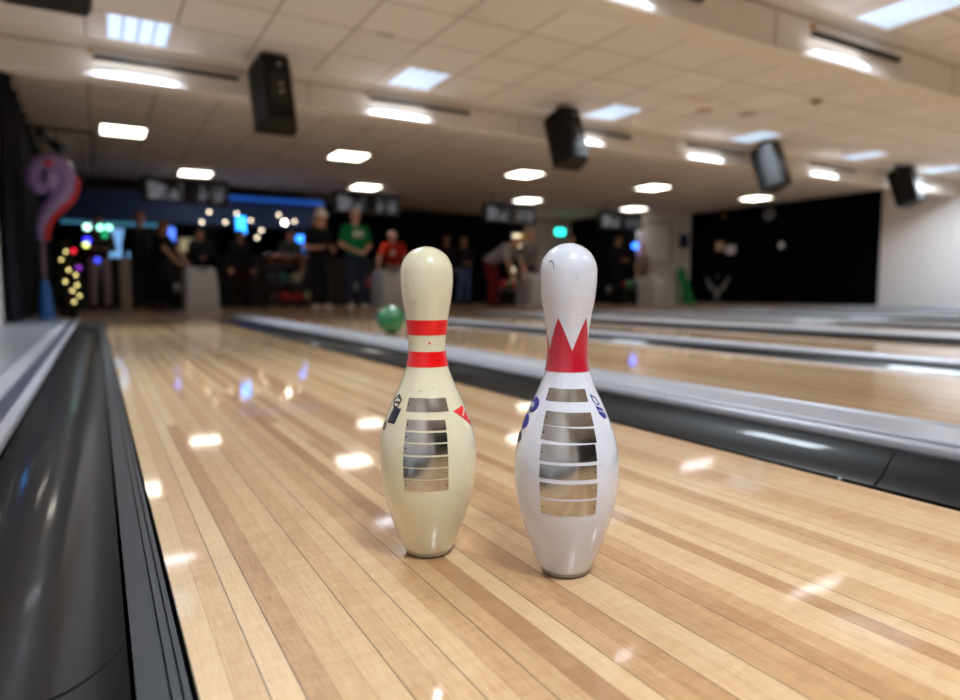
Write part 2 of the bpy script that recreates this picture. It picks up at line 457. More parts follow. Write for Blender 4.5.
# ------------------------------------------------------------------ the two pins
IN = 0.0254
KEY = [(0.0, 1.015), (0.12, 1.11), (0.75, 1.414), (2.25, 1.953), (3.375, 2.255), (4.5, 2.383), (5.875, 2.2815), (7.25, 1.8515), (8.625, 1.236),
       (9.375, 0.985), (10.0, 0.9), (10.875, 0.935), (11.75, 1.047), (12.625, 1.203), (13.5, 1.2735), (14.1, 1.17), (14.5, 0.97), (14.8, 0.68), (14.95, 0.35), (15.0, 0.0)]
def pin_r(z):
    h = z / IN
    if h <= 0: return KEY[0][1] * IN
    if h >= 13.5:
        a = min(1.0, (h - 13.73) / 1.2735) if h > 13.73 else 0
        if h > 13.73: return max(0.0, 1.2735 * math.sqrt(max(0, 1 - ((h - 13.73) / 1.27) ** 2))) * IN
        return 1.2735 * IN
    for i in range(len(KEY) - 1):
        if KEY[i][0] <= h <= KEY[i + 1][0]:
            p0 = KEY[max(0, i - 1)]; p1 = KEY[i]; p2 = KEY[i + 1]; p3 = KEY[min(len(KEY) - 1, i + 2)]
            m1 = (p2[1] - p0[1]) / (p2[0] - p0[0]) if p2[0] != p0[0] else 0
            m2 = (p3[1] - p1[1]) / (p3[0] - p1[0])
            dx = p2[0] - p1[0]; s = (h - p1[0]) / dx
            return ((2*s**3-3*s**2+1)*p1[1] + (s**3-2*s**2+s)*dx*m1 + (-2*s**3+3*s**2)*p2[1] + (s**3-s**2)*dx*m2) * IN
    return 0.0

def pin_surface_patch(poly, off, sub=3):
    """poly: (theta degrees, z) outline on the pin; a thin skin riding on its surface."""
    bm = BM()
    vs = [bm.verts.new((R(a) * 0.05, 0, z)) for a, z in poly]
    bm.faces.new(vs)
    bmesh.ops.triangulate(bm, faces=bm.faces)
    for _ in range(sub): bmesh.ops.subdivide_edges(bm, edges=list(bm.edges), cuts=1, use_grid_fill=True)
    r = bmesh.ops.extrude_face_region(bm, geom=list(bm.faces))
    for v in bm.verts: v.co.y = off
    for g in r['geom']:
        if isinstance(g, bmesh.types.BMVert): g.co.y = 0.0
    for v in bm.verts:
        th = v.co.x / 0.05; z = v.co.z; rr = pin_r(z) + (v.co.y if v.co.y > 0 else -0.0004)
        v.co = Vector((rr * math.sin(th), -rr * math.cos(th), z))
    return bm

def circ(a0, z0, ra, rz, n=18):
    return [(a0 + ra * math.cos(2 * PI * k / n), z0 + rz * math.sin(2 * PI * k / n)) for k in range(n)]

def grid_strip(a0, a1, zb, zt, off, n=40):
    """strip round the pin between zb and zt(theta)"""
    bm = BM(); rows = []
    m = 6
    for k in range(n + 1):
        a = a0 + (a1 - a0) * k / n
        za = zb; zz = zt(a) if callable(zt) else zt
        rows.append([bm.verts.new(((pin_r(z) + off) * math.sin(R(a)), -(pin_r(z) + off) * math.cos(R(a)), z)) for z in [za + (zz - za) * j / m for j in range(m + 1)]])
    for p, q in zip(rows, rows[1:]):
        for j in range(m): bm.faces.new((p[j], q[j], q[j + 1], p[j + 1]))
    return bm

def make_pin(label, loc, facing, body_mat, plates):
    t = thing('bowling_pin', label, 'bowling pin', loc, facing, None)
    prof = [(pin_r(z), z) for z in [0.0065 + (0.381 - 0.0065) * (1 - math.cos(PI / 2 * k / 110)) for k in range(0)]]
    zs = [0.0065 + k * (0.3487 - 0.0065) / 90 for k in range(91)]
    for k in range(1, 25):
        zs.append(0.34874 + 1.27 * IN * math.sin(PI / 2 * k / 24))
    prof = [(0, 0.0065)] + [(pin_r(z), z) for z in zs[:-1]] + [(0, zs[-1])]
    mesh_obj('body', lathe(BM(), prof, 96), body_mat, t, smooth=True)
    mesh_obj('base_ring', lathe(BM(), [(0, 0.0004), (0.022, 0.0), (0.0262, 0.0008), (0.0288, 0.0035), (0.0300, 0.0066), (0.0, 0.0066)], 64), MT['pinbase'], t, smooth=True)
    for (a0, a1, z0, z1, tilt) in plates:
        poly = [(a0, z0 + tilt), (a1, z0 - tilt), (a1, z1 - tilt), (a0, z1 + tilt)]
        pl = mesh_obj('name_plate', pin_surface_patch(poly, 0.0004, 4), MT['plate'], t, smooth=True, angle=30)
        zc = (z0 + z1) / 2
        for a in (a0 + 2.4, a1 - 2.4):
            bm = BM(); rr = pin_r(zc) + 0.0004
            ball(bm, (rr * math.sin(R(a)), -rr * math.cos(R(a)), zc + tilt * (1 if a < 0 else -1)), 0.0009, 8)
            mesh_obj('rivet', bm, MT['rivet'], pl)
    return t

# cream pin
cam_xy = Vector((0.0, 0.0))
def face_angle(loc):
    d = cam_xy - Vector((loc[0], loc[1]))
    return math.atan2(d.x, -d.y)
LPIN = (0.3500, 0.7419, 0.0)
pl = []
for (ya, yc, a0, a1, tl) in [(0.2011, 0.1857, -33, 32, .0002), (0.1768, 0.1653, -29, 24, .0004), (0.1630, 0.1519, -28.5, 23.5, .0004), (0.1501, 0.1377, -28.5, 23, .0004), (0.1353, 0.1232, -28.5, 23, .0002), (0.1216, 0.1096, -28, 23, .0001), (0.1079, 0.0949, -27.5, 23.5, 0)]:
    pl.append((a0, a1, yc, ya, tl))
pin1 = make_pin('cream bowling pin with two red neck bands, on the lane', LPIN, face_angle(LPIN), MT['cream'], pl)
for (ya, yc) in ((0.2922, 0.2742), (0.2543, 0.2360)):
    o = mesh_obj('neck_band', grid_strip(0, 360, yc, ya, 0.0004, 72), MT['red_band'], pin1, smooth=True); o['label'] = 'red neck band'
bm = pin_surface_patch([(4, 0.2639), (10, 0.2639), (10, 0.2658), (4, 0.2659)], 0.0004, 2)
mesh_obj('neck_mark', bm, MT['red_band'], pin1)
em = mesh_obj('crest', pin_surface_patch([(-62, 0.1881), (-43, 0.1882), (-49, 0.1699), (-69, 0.1694)], 0.0004, 3), MT['navy_ink'], pin1, smooth=True); em['label'] = 'navy crest'
def outline(poly, w):
    c = (sum(p[0] for p in poly) / len(poly), sum(p[1] for p in poly) / len(poly))
    bm = BM(); n = len(poly)
    for i in range(n):
        p, q = poly[i], poly[(i + 1) % n]
        f = lambda s: (c[0] + (s[0] - c[0]) * w, c[1] + (s[1] - c[1]) * w)
        merge(bm, pin_surface_patch([p, q, f(q), f(p)], 0.0005, 2))
    return bm
mesh_obj('crest_outline', outline([(-72, 0.1964), (-60, 0.2040), (-47, 0.1976), (-52, 0.1880), (-64, 0.1884)], 0.78), MT['black_ink'], em)
bm = BM()
for a, z in ((-56, 0.1997), (-60, 0.1941), (-53, 0.1942)):
    merge(bm, pin_surface_patch([(a - 4, z - .0012), (a + 4, z - .0012), (a + 3, z + .0012), (a - 3, z + .0012)], 0.0005, 1))
mesh_obj('crest_symbol', bm, MT['black_ink'], em)
bm = outline([(-82, 0.1697), (-68, 0.1672), (-70, 0.1597), (-84, 0.1595)], 0.6)
mesh_obj('crest_scroll', bm, MT['black_ink'], em)
tr = mesh_obj('triangle_mark', pin_surface_patch([(40, 0.1848), (67, 0.1887), (79, 0.1611)], 0.0004, 3), MT['pink_ink'], pin1, smooth=True); tr['label'] = 'red triangle'
mesh_obj('triangle_line', pin_surface_patch([(56, 0.1771), (58, 0.1768), (72, 0.1844), (70, 0.1854)], 0.0007, 2), MT['cream'], tr)
# light scratches
bm = BM()
for (a, z, l, s) in ((-16, .208, 5, .001), (10, .213, 3, -.0015), (-34, .314, 6, .0006), (-30, .312, 4, .0), (22, .157, 3, .002), (-8, .066, 2, .006)):
    merge(bm, pin_surface_patch([(a, z), (a + l, z + s), (a + l, z + s + .0007), (a, z + .0007)], 0.0003, 2))
mesh_obj('scuff', bm, mat('scuff marks', (150, 138, 108), 0.6), pin1)

# white pin
RPIN = (0.4647, 0.6098, 0.0)
pl = []
for (ya, yc, a0, a1, tl) in [(0.2194, 0.2059, -39, 38, .0003), (0.1952, 0.1809, -32, 37, .0006), (0.1793, 0.1646, -31.5, 36.5, .0014), (0.1617, 0.1439, -29.5, 34, -.0002), (0.1402, 0.1252, -28.5, 33, 0), (0.1203, 0.1042, -28, 33.5, 0), (0.1013, 0.0844, -27.5, 33.5, -.0002)]:
    pl.append((a0, a1, yc, ya, tl))
pin2 = make_pin('white bowling pin with a red pointed crown on its neck, on the lane', RPIN, face_angle(RPIN), MT['white'], pl)
def crown_top(a):
    f = ((a + 23.5) % 72) / 72
    f = min(f, 1 - f) * 2
    return 0.2975 - 0.0368 * f
o = mesh_obj('crown', grid_strip(0, 360, 0.2370, crown_top, 0.0004, 200), MT['red_crown'], pin2, smooth=True); o['label'] = 'red pointed crown print'
em = mesh_obj('side_lettering', pin_surface_patch(circ(-66, 0.1988, 15, .0085), 0.0004, 2), MT['blue_ink'], pin2, smooth=True); em['label'] = 'blue lettering'
mesh_obj('letter', pin_surface_patch(circ(-70, 0.1983, 6, .003), 0.0006, 1), MT['white'], em)
mesh_obj('letter', pin_surface_patch(circ(-74, 0.1789, 13, .0082), 0.0004, 2), MT['blue_ink'], em)
mesh_obj('letter', pin_surface_patch(circ(-78, 0.1603, 11, .0062), 0.0004, 2), MT['navy_ink'], em)
em = mesh_obj('shield', pin_surface_patch([(51, 0.2006), (68, 0.1963), (73, 0.1859), (63, 0.1850), (54, 0.1913)], 0.0004, 3), MT['blue_ink'], pin2, smooth=True); em['label'] = 'blue shield'
mesh_obj('shield_line', pin_surface_patch([(54, 0.1949), (70, 0.1909), (70.3, 0.1919), (54, 0.1960)], 0.0007, 2), MT['white'], em)
mesh_obj('shield_outline', outline([(47, 0.2131), (60, 0.2090), (66, 0.2004), (56, 0.2007), (49, 0.2055)], 0.72), MT['blue_ink'], em)
bm = BM()
pts = [(-44, 0.3578), (-40, 0.3599), (-34, 0.3587), (-30, 0.3548), (-29, 0.3499)]
for p, q in zip(pts, pts[1:]):
    merge(bm, pin_surface_patch([p, q, (q[0], q[1] + .0011), (p[0], p[1] + .0011)], 0.0004, 1))
for (a, z, l, s) in ((14, .340, 2, .0012), (-36, .318, 2.5, .0004), (-30, .352, 2, 0), (20, .3, 1.2, .001)):
    merge(bm, pin_surface_patch([(a, z), (a + l, z + s), (a + l, z + s + .0009), (a, z + .0009)], 0.0004, 1))
mesh_obj('scuff', bm, mat('dark scuff', (92, 84, 90), 0.6), pin2)

# ------------------------------------------------------------------ ceiling lights
def louvred_panel(loc, label):
    t = thing('ceiling_light', label, 'ceiling light', loc, 0, 'louvred square ceiling lights')
    w, l = 0.225, 0.285
    bm = BM()
    for (a, b, c, d) in ((-w - .03, w + .03, -l - .03, -l), (-w - .03, w + .03, l, l + .03), (-w - .03, -w, -l, l), (w, w + .03, -l, l)):
        box(bm, a, b, c, d, -.012, 0.0)
    mesh_obj('frame', bm, MT['frame'], t)
    mesh_obj('reflector', box(BM(), -w, w, -l, l, -.002, 0.0), MT['louver'], t)
    for k in range(4):
        x = -w + (k + .5) * w / 2
        bm = BM(); box(bm, x - .046, x + .046, -l, l, -.007, -.002, .002)
        mesh_obj('diffuser', bm, MT['cool'], t)
    return t
def louvre_lamp(x, y, energy, size=.45, spread=110):
    # the lamp inside a louvred fitting: the blades cut its light off at a steep angle
    l = bpy.data.lights.new('ceiling_lamp', 'AREA'); l.shape = 'RECTANGLE'; l.size = size; l.size_y = size * 1.2
    l.energy = energy; l.color = (0.80, 0.91, 1.0); l.spread = R(spread)
    o = bpy.data.objects.new('ceiling_lamp', l); COL.objects.link(o); o.location = (x, y, ZC - .02)
def plain_panel(loc, label):
    t = thing('ceiling_light', label, 'ceiling light', loc, 0, 'plain bright ceiling lights')
    w, l = 0.25, 0.27
    bm = BM()
    for (a, b, c, d) in ((-w - .03, w + .03, -l - .03, -l), (-w - .03, w + .03, l, l + .03), (-w - .03, -w, -l, l), (w, w + .03, -l, l)):
        box(bm, a, b, c, d, -.012, 0.0)
    mesh_obj('frame', bm, MT['frame'], t)
    mesh_obj('diffuser', box(BM(), -w, w, -l, l, -.009, 0.0), MT['warm'], t)
    return t
lp = louvred_panel((0.385, 6.2, ZC), 'louvred ceiling light before the far beam, first from the left wall')
for k, x in enumerate((2.855, 5.355, 7.86, 10.41, 12.72)):
    dup(lp, (x, 6.2, ZC), 0, f'louvred ceiling light before the far beam, {ORD[k+1]} from the left wall')
dup(lp, (5.355, 2.90, ZC), 0, 'large louvred ceiling light above the near beam')
pp = plain_panel((0.395, 10.1, ZC), 'bright white ceiling light beyond the far beam, first from the left wall')
for k, x in enumerate((3.49, 6.77, 9.88, 13.03)):
    dup(pp, (x, 10.2, ZC), 0, f'bright white ceiling light beyond the far beam, {ORD[k+1]} from the left wall')
for k, x in enumerate((1.62, 4.81, 8.75, 12.0)):
    dup(pp, (x, 13.05, ZC), 0, f'bright white ceiling light just above the {ORD[k]} pair of hanging monitors')

# strip lights on the beams
def strip_light(x0, yf, zs, zb, label, L=1.15):
    t = thing('strip_light', label, 'strip light', (x0, yf - .014, zs), 0, 'slot lights along the ceiling beams')
    bm = BM(); box(bm, 0, L, -.035, 0, -.014, .014, .003); mesh_obj('slot_housing', bm, MT['slot'], t)
    bm = BM(); box(bm, -.01, L + .01, -.012, 0, .014, .045, .003); mesh_obj('cover', bm, MT['beam'], t)
    bm = BM(); ball(bm, (-.02, -.03, .04), .02, 10); mesh_obj('end_piece', bm, MT['brass'], t)
    # glowing lens shape added at the beam foot to imitate the wash of light
    c, hw = L * 0.5 - 0.26, 0.40
    n = 24; bm = BM(); f, bk = [], []
    zb0 = zb - zs + 0.004
    top = [(c + hw * (2 * k / n - 1), zb0 + 0.058 * (1 - (2 * k / n - 1) ** 2) ** 0.9) for k in range(n + 1)]
    a = [bm.verts.new((x, -.014 - 0.03 * (1 - (z - zb0) / .058), z)) for x, z in top]
    b = [bm.verts.new((x, -.044, zb0)) for x, z in top]
    a2 = [bm.verts.new((v.co.x, 0, v.co.z)) for v in a]; b2 = [bm.verts.new((v.co.x, 0, v.co.z)) for v in b]
    for k in range(n):
        for q in ((a[k], a[k+1], b[k+1], b[k]), (a[k], a2[k], a2[k+1], a[k+1]), (b[k], b[k+1], b2[k+1], b2[k]), (a2[k], b2[k], b2[k+1], a2[k+1])):
            if len(set(q)) == 4: bm.faces.new(q)
    bmesh.ops.remove_doubles(bm, verts=bm.verts, dist=1e-5)
    mesh_obj('wash_glow', bm, MT['tube'], t)
    l = bpy.data.lights.new('wash_lamp', 'AREA'); l.shape = 'RECTANGLE'; l.size = .62; l.size_y = .02  # unseen lamp added before the beam to grade the glow on its face
    l.energy = .6; l.color = (.95, .97, 1.0)
    o = bpy.data.objects.new('wash_lamp', l); COL.objects.link(o); o.location = (x0 + c, yf - .066, zb + .012); o.rotation_euler = (R(108), 0, 0)
    return t
for k, x in enumerate((.06, 2.48, 4.83, 7.0, 9.65, 12.05)):
    strip_light(x, 6.6, 2.265, 2.115, f'slot light on the far ceiling beam, {ORD[k]} from the left wall')
for k, x in enumerate((2.37, 4.68)):
    strip_light(x, 3.25, 2.225, 2.07, ['slot light on the near beam, cut by the top of the picture', 'large slot light on the near beam below the large louvred light'][k])

NEAR_W = 19
for x in (0.385, 2.855, 5.355, 7.86, 10.41, 12.72): louvre_lamp(x, 5.98, NEAR_W * (1.7 if x > 12 else 1), spread=165 if x > 12 else 110)
louvre_lamp(5.355, 2.70, NEAR_W)
# rows of the same lamps out of the picture
for y in (2.7, -0.6, -3.8):
    for x in (0.4, 2.86, 5.36, 7.86, 10.4, 12.7):
        if y > 2 and x == 5.36: continue
        louvre_lamp(x, y, NEAR_W * (1.9 if x > 12 and y > 2 else 1), spread=165 if x > 12 and y > 2 else 110)

# ------------------------------------------------------------------ speakers on the far beam
def speaker_at(loc, label):
    t = thing('speaker', label, 'speaker', loc, 0, 'black speakers hanging from the far beam')
    t.rotation_euler = (R(-20), 0, 0)
    W, Dp, Hh = .18, .16, .31
    # plan outline: wide front towards the bowlers, narrow back
    pl2 = [(-W, Dp), (W, Dp), (W, .02), (W * .62, -Dp), (-W * .62, -Dp), (-W, .02)]
    bm = BM()
    a = [bm.verts.new((x, y, -Hh)) for x, y in pl2]; b = [bm.verts.new((x, y, Hh)) for x, y in pl2]
    n = len(pl2)
    for i in range(n): bm.faces.new((a[i], a[(i+1) % n], b[(i+1) % n], b[i]))
    bm.faces.new(a[::-1]); bm.faces.new(b)
    bmesh.ops.bevel(bm, geom=list(bm.edges), offset=.012, segments=2, affect='EDGES')
    mesh_obj('cabinet', bm, MT['speaker'], t)
    bm = BM(); box(bm, -W + .015, W - .015, Dp, Dp + .012, -Hh + .02, Hh - .02, .005); mesh_obj('grille', bm, MT['screen_frame'], t)
    bm = BM(); box(bm, -.07, .07, -Dp - .006, -Dp + .004, -.2, .1, .003); pl_ = mesh_obj('connector_plate', bm, MT['speaker_grey'] if False else MT['screen_frame'], t)
    for (x, z) in ((.02, .20), (.02, .0), (.02, -.07)):
        bm = BM(); tube(bm, [(x, -Dp - .012, z), (x, -Dp + .002, z)], .016, 14); mesh_obj('socket', bm, MT['chrome'], pl_)
    bm = BM(); tube(bm, [(0, -.02, Hh - .01), (0, -.02 + .06, Hh + .09)], .014, 10)
    box(bm, -.05, .05, -.02, .10, Hh + .07, Hh + .085)
    mesh_obj('bracket', bm, MT['dark'], t)
    return t
sp = speaker_at((1.45, 6.2, 2.06), 'black speaker hanging near the left wall, between the first two slot lights')
for k, (x, lab) in enumerate([(4.70, 'black speaker hanging before the white pin\'s head, beside the third slot light'), (8.24, 'black speaker hanging to the left of the black wall cover, with a grey sheen'), (11.64, 'black speaker hanging before the white side wall')]):
    dup(sp, (x, 6.2, 2.04), None, lab).rotation_euler = (R(-20), 0, 0)

# black box close overhead at the top left
t = thing('hanging_box', 'black rounded box hanging overhead, cut by the top left corner', 'speaker', (-0.17, 4.45, 0))
bm = BM(); box(bm, -.24, .22, -.2, .15, 1.885, 2.3, .05); mesh_obj('shell', bm, MT['speaker'], t, smooth=True, angle=40)
bm = BM(); box(bm, .11, .16, -.206, -.19, 1.925, 1.965, .004); mesh_obj('badge', bm, MT['speaker_grey'], t)
bm = BM(); tube(bm, [(0, 0, 2.28), (0, 0, 2.42)], .02); mesh_obj('hanging_rod', bm, MT['metal'], t)

# small fittings on the ceiling
def small_disc(name, label, cat, loc, r, h, m):
    t = thing(name, label, cat, loc)
    mesh_obj('cover', lathe(BM(), [(0, -h), (r * .7, -h), (r, -h * .5), (r, 0), (0, 0)], 24), m, t, smooth=True, angle=40)
    mesh_obj('sensor_dot', lathe(BM(), [(0, -h - .006), (r * .25, -h - .004), (r * .25, -h), (0, -h)], 12), MT['dark'], t)
    return t
small_disc('smoke_detector', 'small round detector on the ceiling below the slot light of the near beam', 'detector', (6.97, 4.71, ZC), .055, .04, mat('beige plastic', (150, 132, 116), .6))
small_disc('smoke_detector', 'tiny dark detector at the lower edge of the near beam', 'detector', (4.0, 3.55, ZC), .04, .05, mat('brown plastic', (112, 96, 84), .6))
t = thing('ceiling_vent', 'small dark vent slit in the tiles above the louvred lights', 'vent', (2.14, 5.30, ZC))
bm = BM(); box(bm, -.10, .10, -.03, .03, -.006, 0); mesh_obj('frame', bm, MT['beam'], t)
bm = BM(); box(bm, -.075, .075, -.014, .014, -.008, -.004); mesh_obj('slit', bm, mat('slit', (96, 80, 70), .7), t)
for x, y, k in ((6.2, 5.6, 0), (6.75, 5.45, 1)):
    t = thing('ceiling_speaker', ['brownish round grille in the ceiling left of the faint second grille', 'faint round grille in the ceiling between two louvred lights'][k], 'ceiling speaker', (x, y, ZC))
    mesh_obj('grille', lathe(BM(), [(0, -.012), (.1, -.010), (.1, 0), (0, 0)], 24), mat('grille tan', (168, 140, 124), .8), t)
    mesh_obj('rim', lathe(BM(), [(.1, -.014), (.12, -.010), (.12, 0), (.1, 0)], 24), MT['beam'], t)

# ------------------------------------------------------------------ hanging monitors
def monitor_pair(x, label):
    t = thing('monitor_pair', label, 'monitor', (x, 12.6, 0), 0, 'black double monitors over the ball returns')
    bm = BM(); box(bm, -.70, .70, 0, .10, 1.82, 2.24, .03); mesh_obj('housing', bm, MT['screen_frame'], t)
    for s in (-1, 1):
        bm = BM(); box(bm, s * .325 - .27, s * .325 + .27, -.012, .0, 1.88, 2.16, .004)
        mesh_obj('screen', bm, MON[0], t)
    bm = BM(); box(bm, -.6, .6, -.05, .14, 2.24, 2.28, .01); mesh_obj('top_shelf', bm, MT['return'], t)
    for s in (-1, 1):
        bm = BM(); tube(bm, [(s * .45, .05, 2.27), (s * .45, .05, ZC)], .02); mesh_obj('rod', bm, MT['metal'], t)
    return t
def cloudy_face():  # near-black face with cloudy grey emission from a noise
    m, nt, b = new_mat('cloudy grey face')
    N, L = nt.nodes, nt.links
    tc = N.new('ShaderNodeTexCoord'); no = N.new('ShaderNodeTexNoise'); no.inputs['Scale'].default_value = 3.2; no.inputs['Detail'].default_value = 2
    L.new(tc.outputs['Object'], no.inputs['Vector'])
    cr = N.new('ShaderNodeValToRGB'); e = cr.color_ramp.elements
    e[0].position = .46; e[0].color = lin((20, 20, 24)); e[1].position = .66; e[1].color = lin((190, 190, 200))
    L.new(no.outputs['Fac'], cr.inputs['Fac']); L.new(cr.outputs['Color'], b.inputs['Emission Color'])
    b.inputs['Emission Strength'].default_value = .16; b.inputs['Base Color'].default_value = lin((16, 16, 18)); b.inputs['Roughness'].default_value = .25
    return m
MON = [cloudy_face()]
mp = monitor_pair(1.42, 'black double monitor hanging over the ball return close to the left wall')
for x, lab in ((4.68, 'black double monitor hanging above the person in green'), (8.0, 'black double monitor hanging above the gap between the two pins'), (11.2, 'black double monitor hanging nearest the white corner wall')):
    dup(mp, (x, 12.6, 0), 0, lab)

# ------------------------------------------------------------------ ball returns and balls
def ball_return(x, label):
    t = thing('ball_return', label, 'ball return', (x, 11.7, 0), 0, 'grey ball returns on the approach')
    prof = [(0, 0), (-.02, .30), (0, .48), (.05, .60), (.13, .68), (.24, .72), (.40, .72), (.55, .68), (.62, .58), (.64, .40), (.64, 0)]
    bm = BM()
    secs = [(-.25, .90, .97), (-.235, .97, .99), (-.20, 1, 1), (.20, 1, 1), (.235, .97, .99), (.25, .90, .97)]
    rings = []
    for sx, sy, sz in secs:
        rings.append([bm.verts.new((sx * (1.04 - .12 * z / .72), .32 + (y - .32) * sy, z * sz)) for y, z in prof])
    n = len(prof)
    for a, b in zip(rings, rings[1:]):
        for k in range(n): bm.faces.new((a[k], a[(k+1) % n], b[(k+1) % n], b[k]))
    bm.faces.new(rings[0]); bm.faces.new(rings[-1][::-1])
    mesh_obj('hood', bm, MT['return'], t, smooth=True, angle=50)
    bm = BM(); box(bm, -.09, .09, .06, .16, .66, .70, .01, Matrix.Identity(4)); mesh_obj('hood_badge', bm, MT['chrome'], t)
    for s in (-.2, -.07, .07, .2):
        bm = BM(); tube(bm, [(s, .62, .37), (s, 1.7, .37)], .014, 10); mesh_obj('rail', bm, MT['metal'], t)
    bm = BM(); box(bm, -.26, .26, 1.68, 1.76, .28, .46, .02); mesh_obj('end_stop', bm, MT['return'], t)
    bm = BM(); box(bm, -.16, .16, .9, 1.5, 0, .30, .02); mesh_obj('stand', bm, MT['dark'], t)
    bm = BM(); box(bm, -.24, .24, .64, 1.7, .30, .345, .01); mesh_obj('tray', bm, MT['screen_frame'], t)
    return t
br = ball_return(1.50, 'grey ball return close to the left wall, with a bright spot on its hood')
RX = [1.5, 4.86, 8.2, 11.75]
for x, lab in ((RX[1], 'grey ball return half hidden behind the cream pin'), (RX[2], 'grey ball return half hidden behind the white pin'), (RX[3], 'grey ball return before the white corner wall, with the green ramp beside it')):
    dup(br, (x, 11.7, 0), 0, lab)
BALLM = {}
def ball_mat(c):
    if c not in BALLM: BALLM[c] = mat('bowling ball ' + '_'.join(map(str, c)), c, .15, coat=.8, vary=.25, scale=7)
    return BALLM[c]
def bowling_ball(loc, c, label, group, holes=(0, -1, .6)):
    r = .108
    t = thing('bowling_ball', label, 'bowling ball', (loc[0], loc[1], loc[2] - r), 0, group)
    bm = BM(); ball(bm, (0, 0, r), r, 32); mesh_obj('shell', bm, ball_mat(c), t, smooth=True)
    d = Vector(holes).normalized(); u = d.orthogonal().normalized(); w = d.cross(u)
    for a, b in ((.016, .01), (-.016, .01), (0, -.035)):
        q = (d + (u * a + w * b) / r).normalized()
        bm = BM(); tube(bm, [Vector((0, 0, r)) + q * (r - .002), Vector((0, 0, r)) + q * (r + .0006)], .012, 10); mesh_obj('finger_hole', bm, MT['dark'], t)
    return t
bowling_ball((1.96, 4.80, .108), (36, 128, 78), 'green bowling ball rolling down the second lane behind the cream pin', 'rolling balls', (.5, -.4, .7))
rack_cols = [
    (0, [((-.135, .80), (120, 24, 30), 'dark red ball on the rack behind the ball return close to the left wall'), ((.0, 1.1), (24, 32, 70), 'navy ball on the rack behind the ball return close to the left wall')]),
    (1, [((-.135, .76), (226, 48, 60), 'pinkish red ball on the rack beside the person in red'), ((-.135, 1.02), (150, 50, 36), 'brown ball on the rack beside the person in red'), ((.07, .89), (60, 62, 66), 'dark grey ball on the rack beside the person in red'), ((-.135, 1.28), (210, 110, 90), 'salmon ball at the end of the rack beside the person in red')]),
    (2, [((-.135, .76), (230, 70, 60), 'salmon ball next to the hood behind the white pin'), ((-.135, 1.00), (96, 120, 84), 'dull green ball on the rack between the pins'), ((-.135, 1.24), (222, 36, 56), 'bright red ball at the far end of the rack between the pins'), ((.07, 1.12), (90, 92, 96), 'grey ball on the rack between the pins')]),
    (3, [((-.135, .78), (30, 60, 70), 'teal ball on the rack by the white corner wall'), ((-.135, 1.04), (30, 140, 70), 'green ball on the rack by the white corner wall'), ((-.135, 1.30), (226, 50, 54), 'red ball on the rack by the white corner wall'), ((-.135, 1.55), (200, 196, 196), 'whitish ball at the far end of the rack by the white corner wall')]),
]
for i, lst in rack_cols:
    for (dx, dy), c, lab in lst:
        gap = .07 if abs(dx) == .135 else .07
        zc = .37 + math.sqrt(.122 ** 2 - (.065 if dx < -.1 else (.07 if dx == 0 else .0)) ** 2) + .002
        bowling_ball((RX[i] + dx, 11.7 + dy, zc), c, lab, 'balls on the return racks')

# ------------------------------------------------------------------ people
def union_mesh(name, caps, m, parent, voxel):
    bm = BM()
    for c in caps:
        if c[0] == 'cap':
            _, p0, p1, r0, r1 = c
            p0, p1 = Vector(p0), Vector(p1)
            d = p1 - p0; L = d.length
            n = max(1, int(L / max(.02, min(r0, r1) * .6)))
            if L < 1e-5: ball(bm, p0, r0, 12); continue
            # a tapered tube closed by two balls
            tube(bm, [p0, p1], [r0, r1], 14); ball(bm, p0, r0, 14); ball(bm, p1, r1, 14)
        else:
            _, p, r, s = c
            ball(bm, p, r, 20, s)
    o = mesh_obj(name, bm, m, parent, smooth=True)
    md = o.modifiers.new('skin', 'REMESH'); md.mode = 'VOXEL'; md.voxel_size = voxel; md.use_smooth_shade = True
    sm = o.modifiers.new('soft', 'SMOOTH'); sm.iterations = 3; sm.factor = .5
    dg = bpy.context.evaluated_depsgraph_get(); dg.update()
    me = bpy.data.meshes.new_from_object(o.evaluated_get(dg))
    o.modifiers.clear(); old = o.data; o.data = me; bpy.data.meshes.remove(old)
    for p in me.polygons: p.use_smooth = True
    return o

CM = {}
def cloth(c):
    if c not in CM: CM[c] = mat('cloth ' + '_'.join(map(str, c)), c, .85, vary=.15, scale=14, spec=.2)
    return CM[c]
SKIN = [mat('skin light', (206, 156, 132), .55, vary=.06), mat('skin tan', (176, 124, 98), .55, vary=.06)]

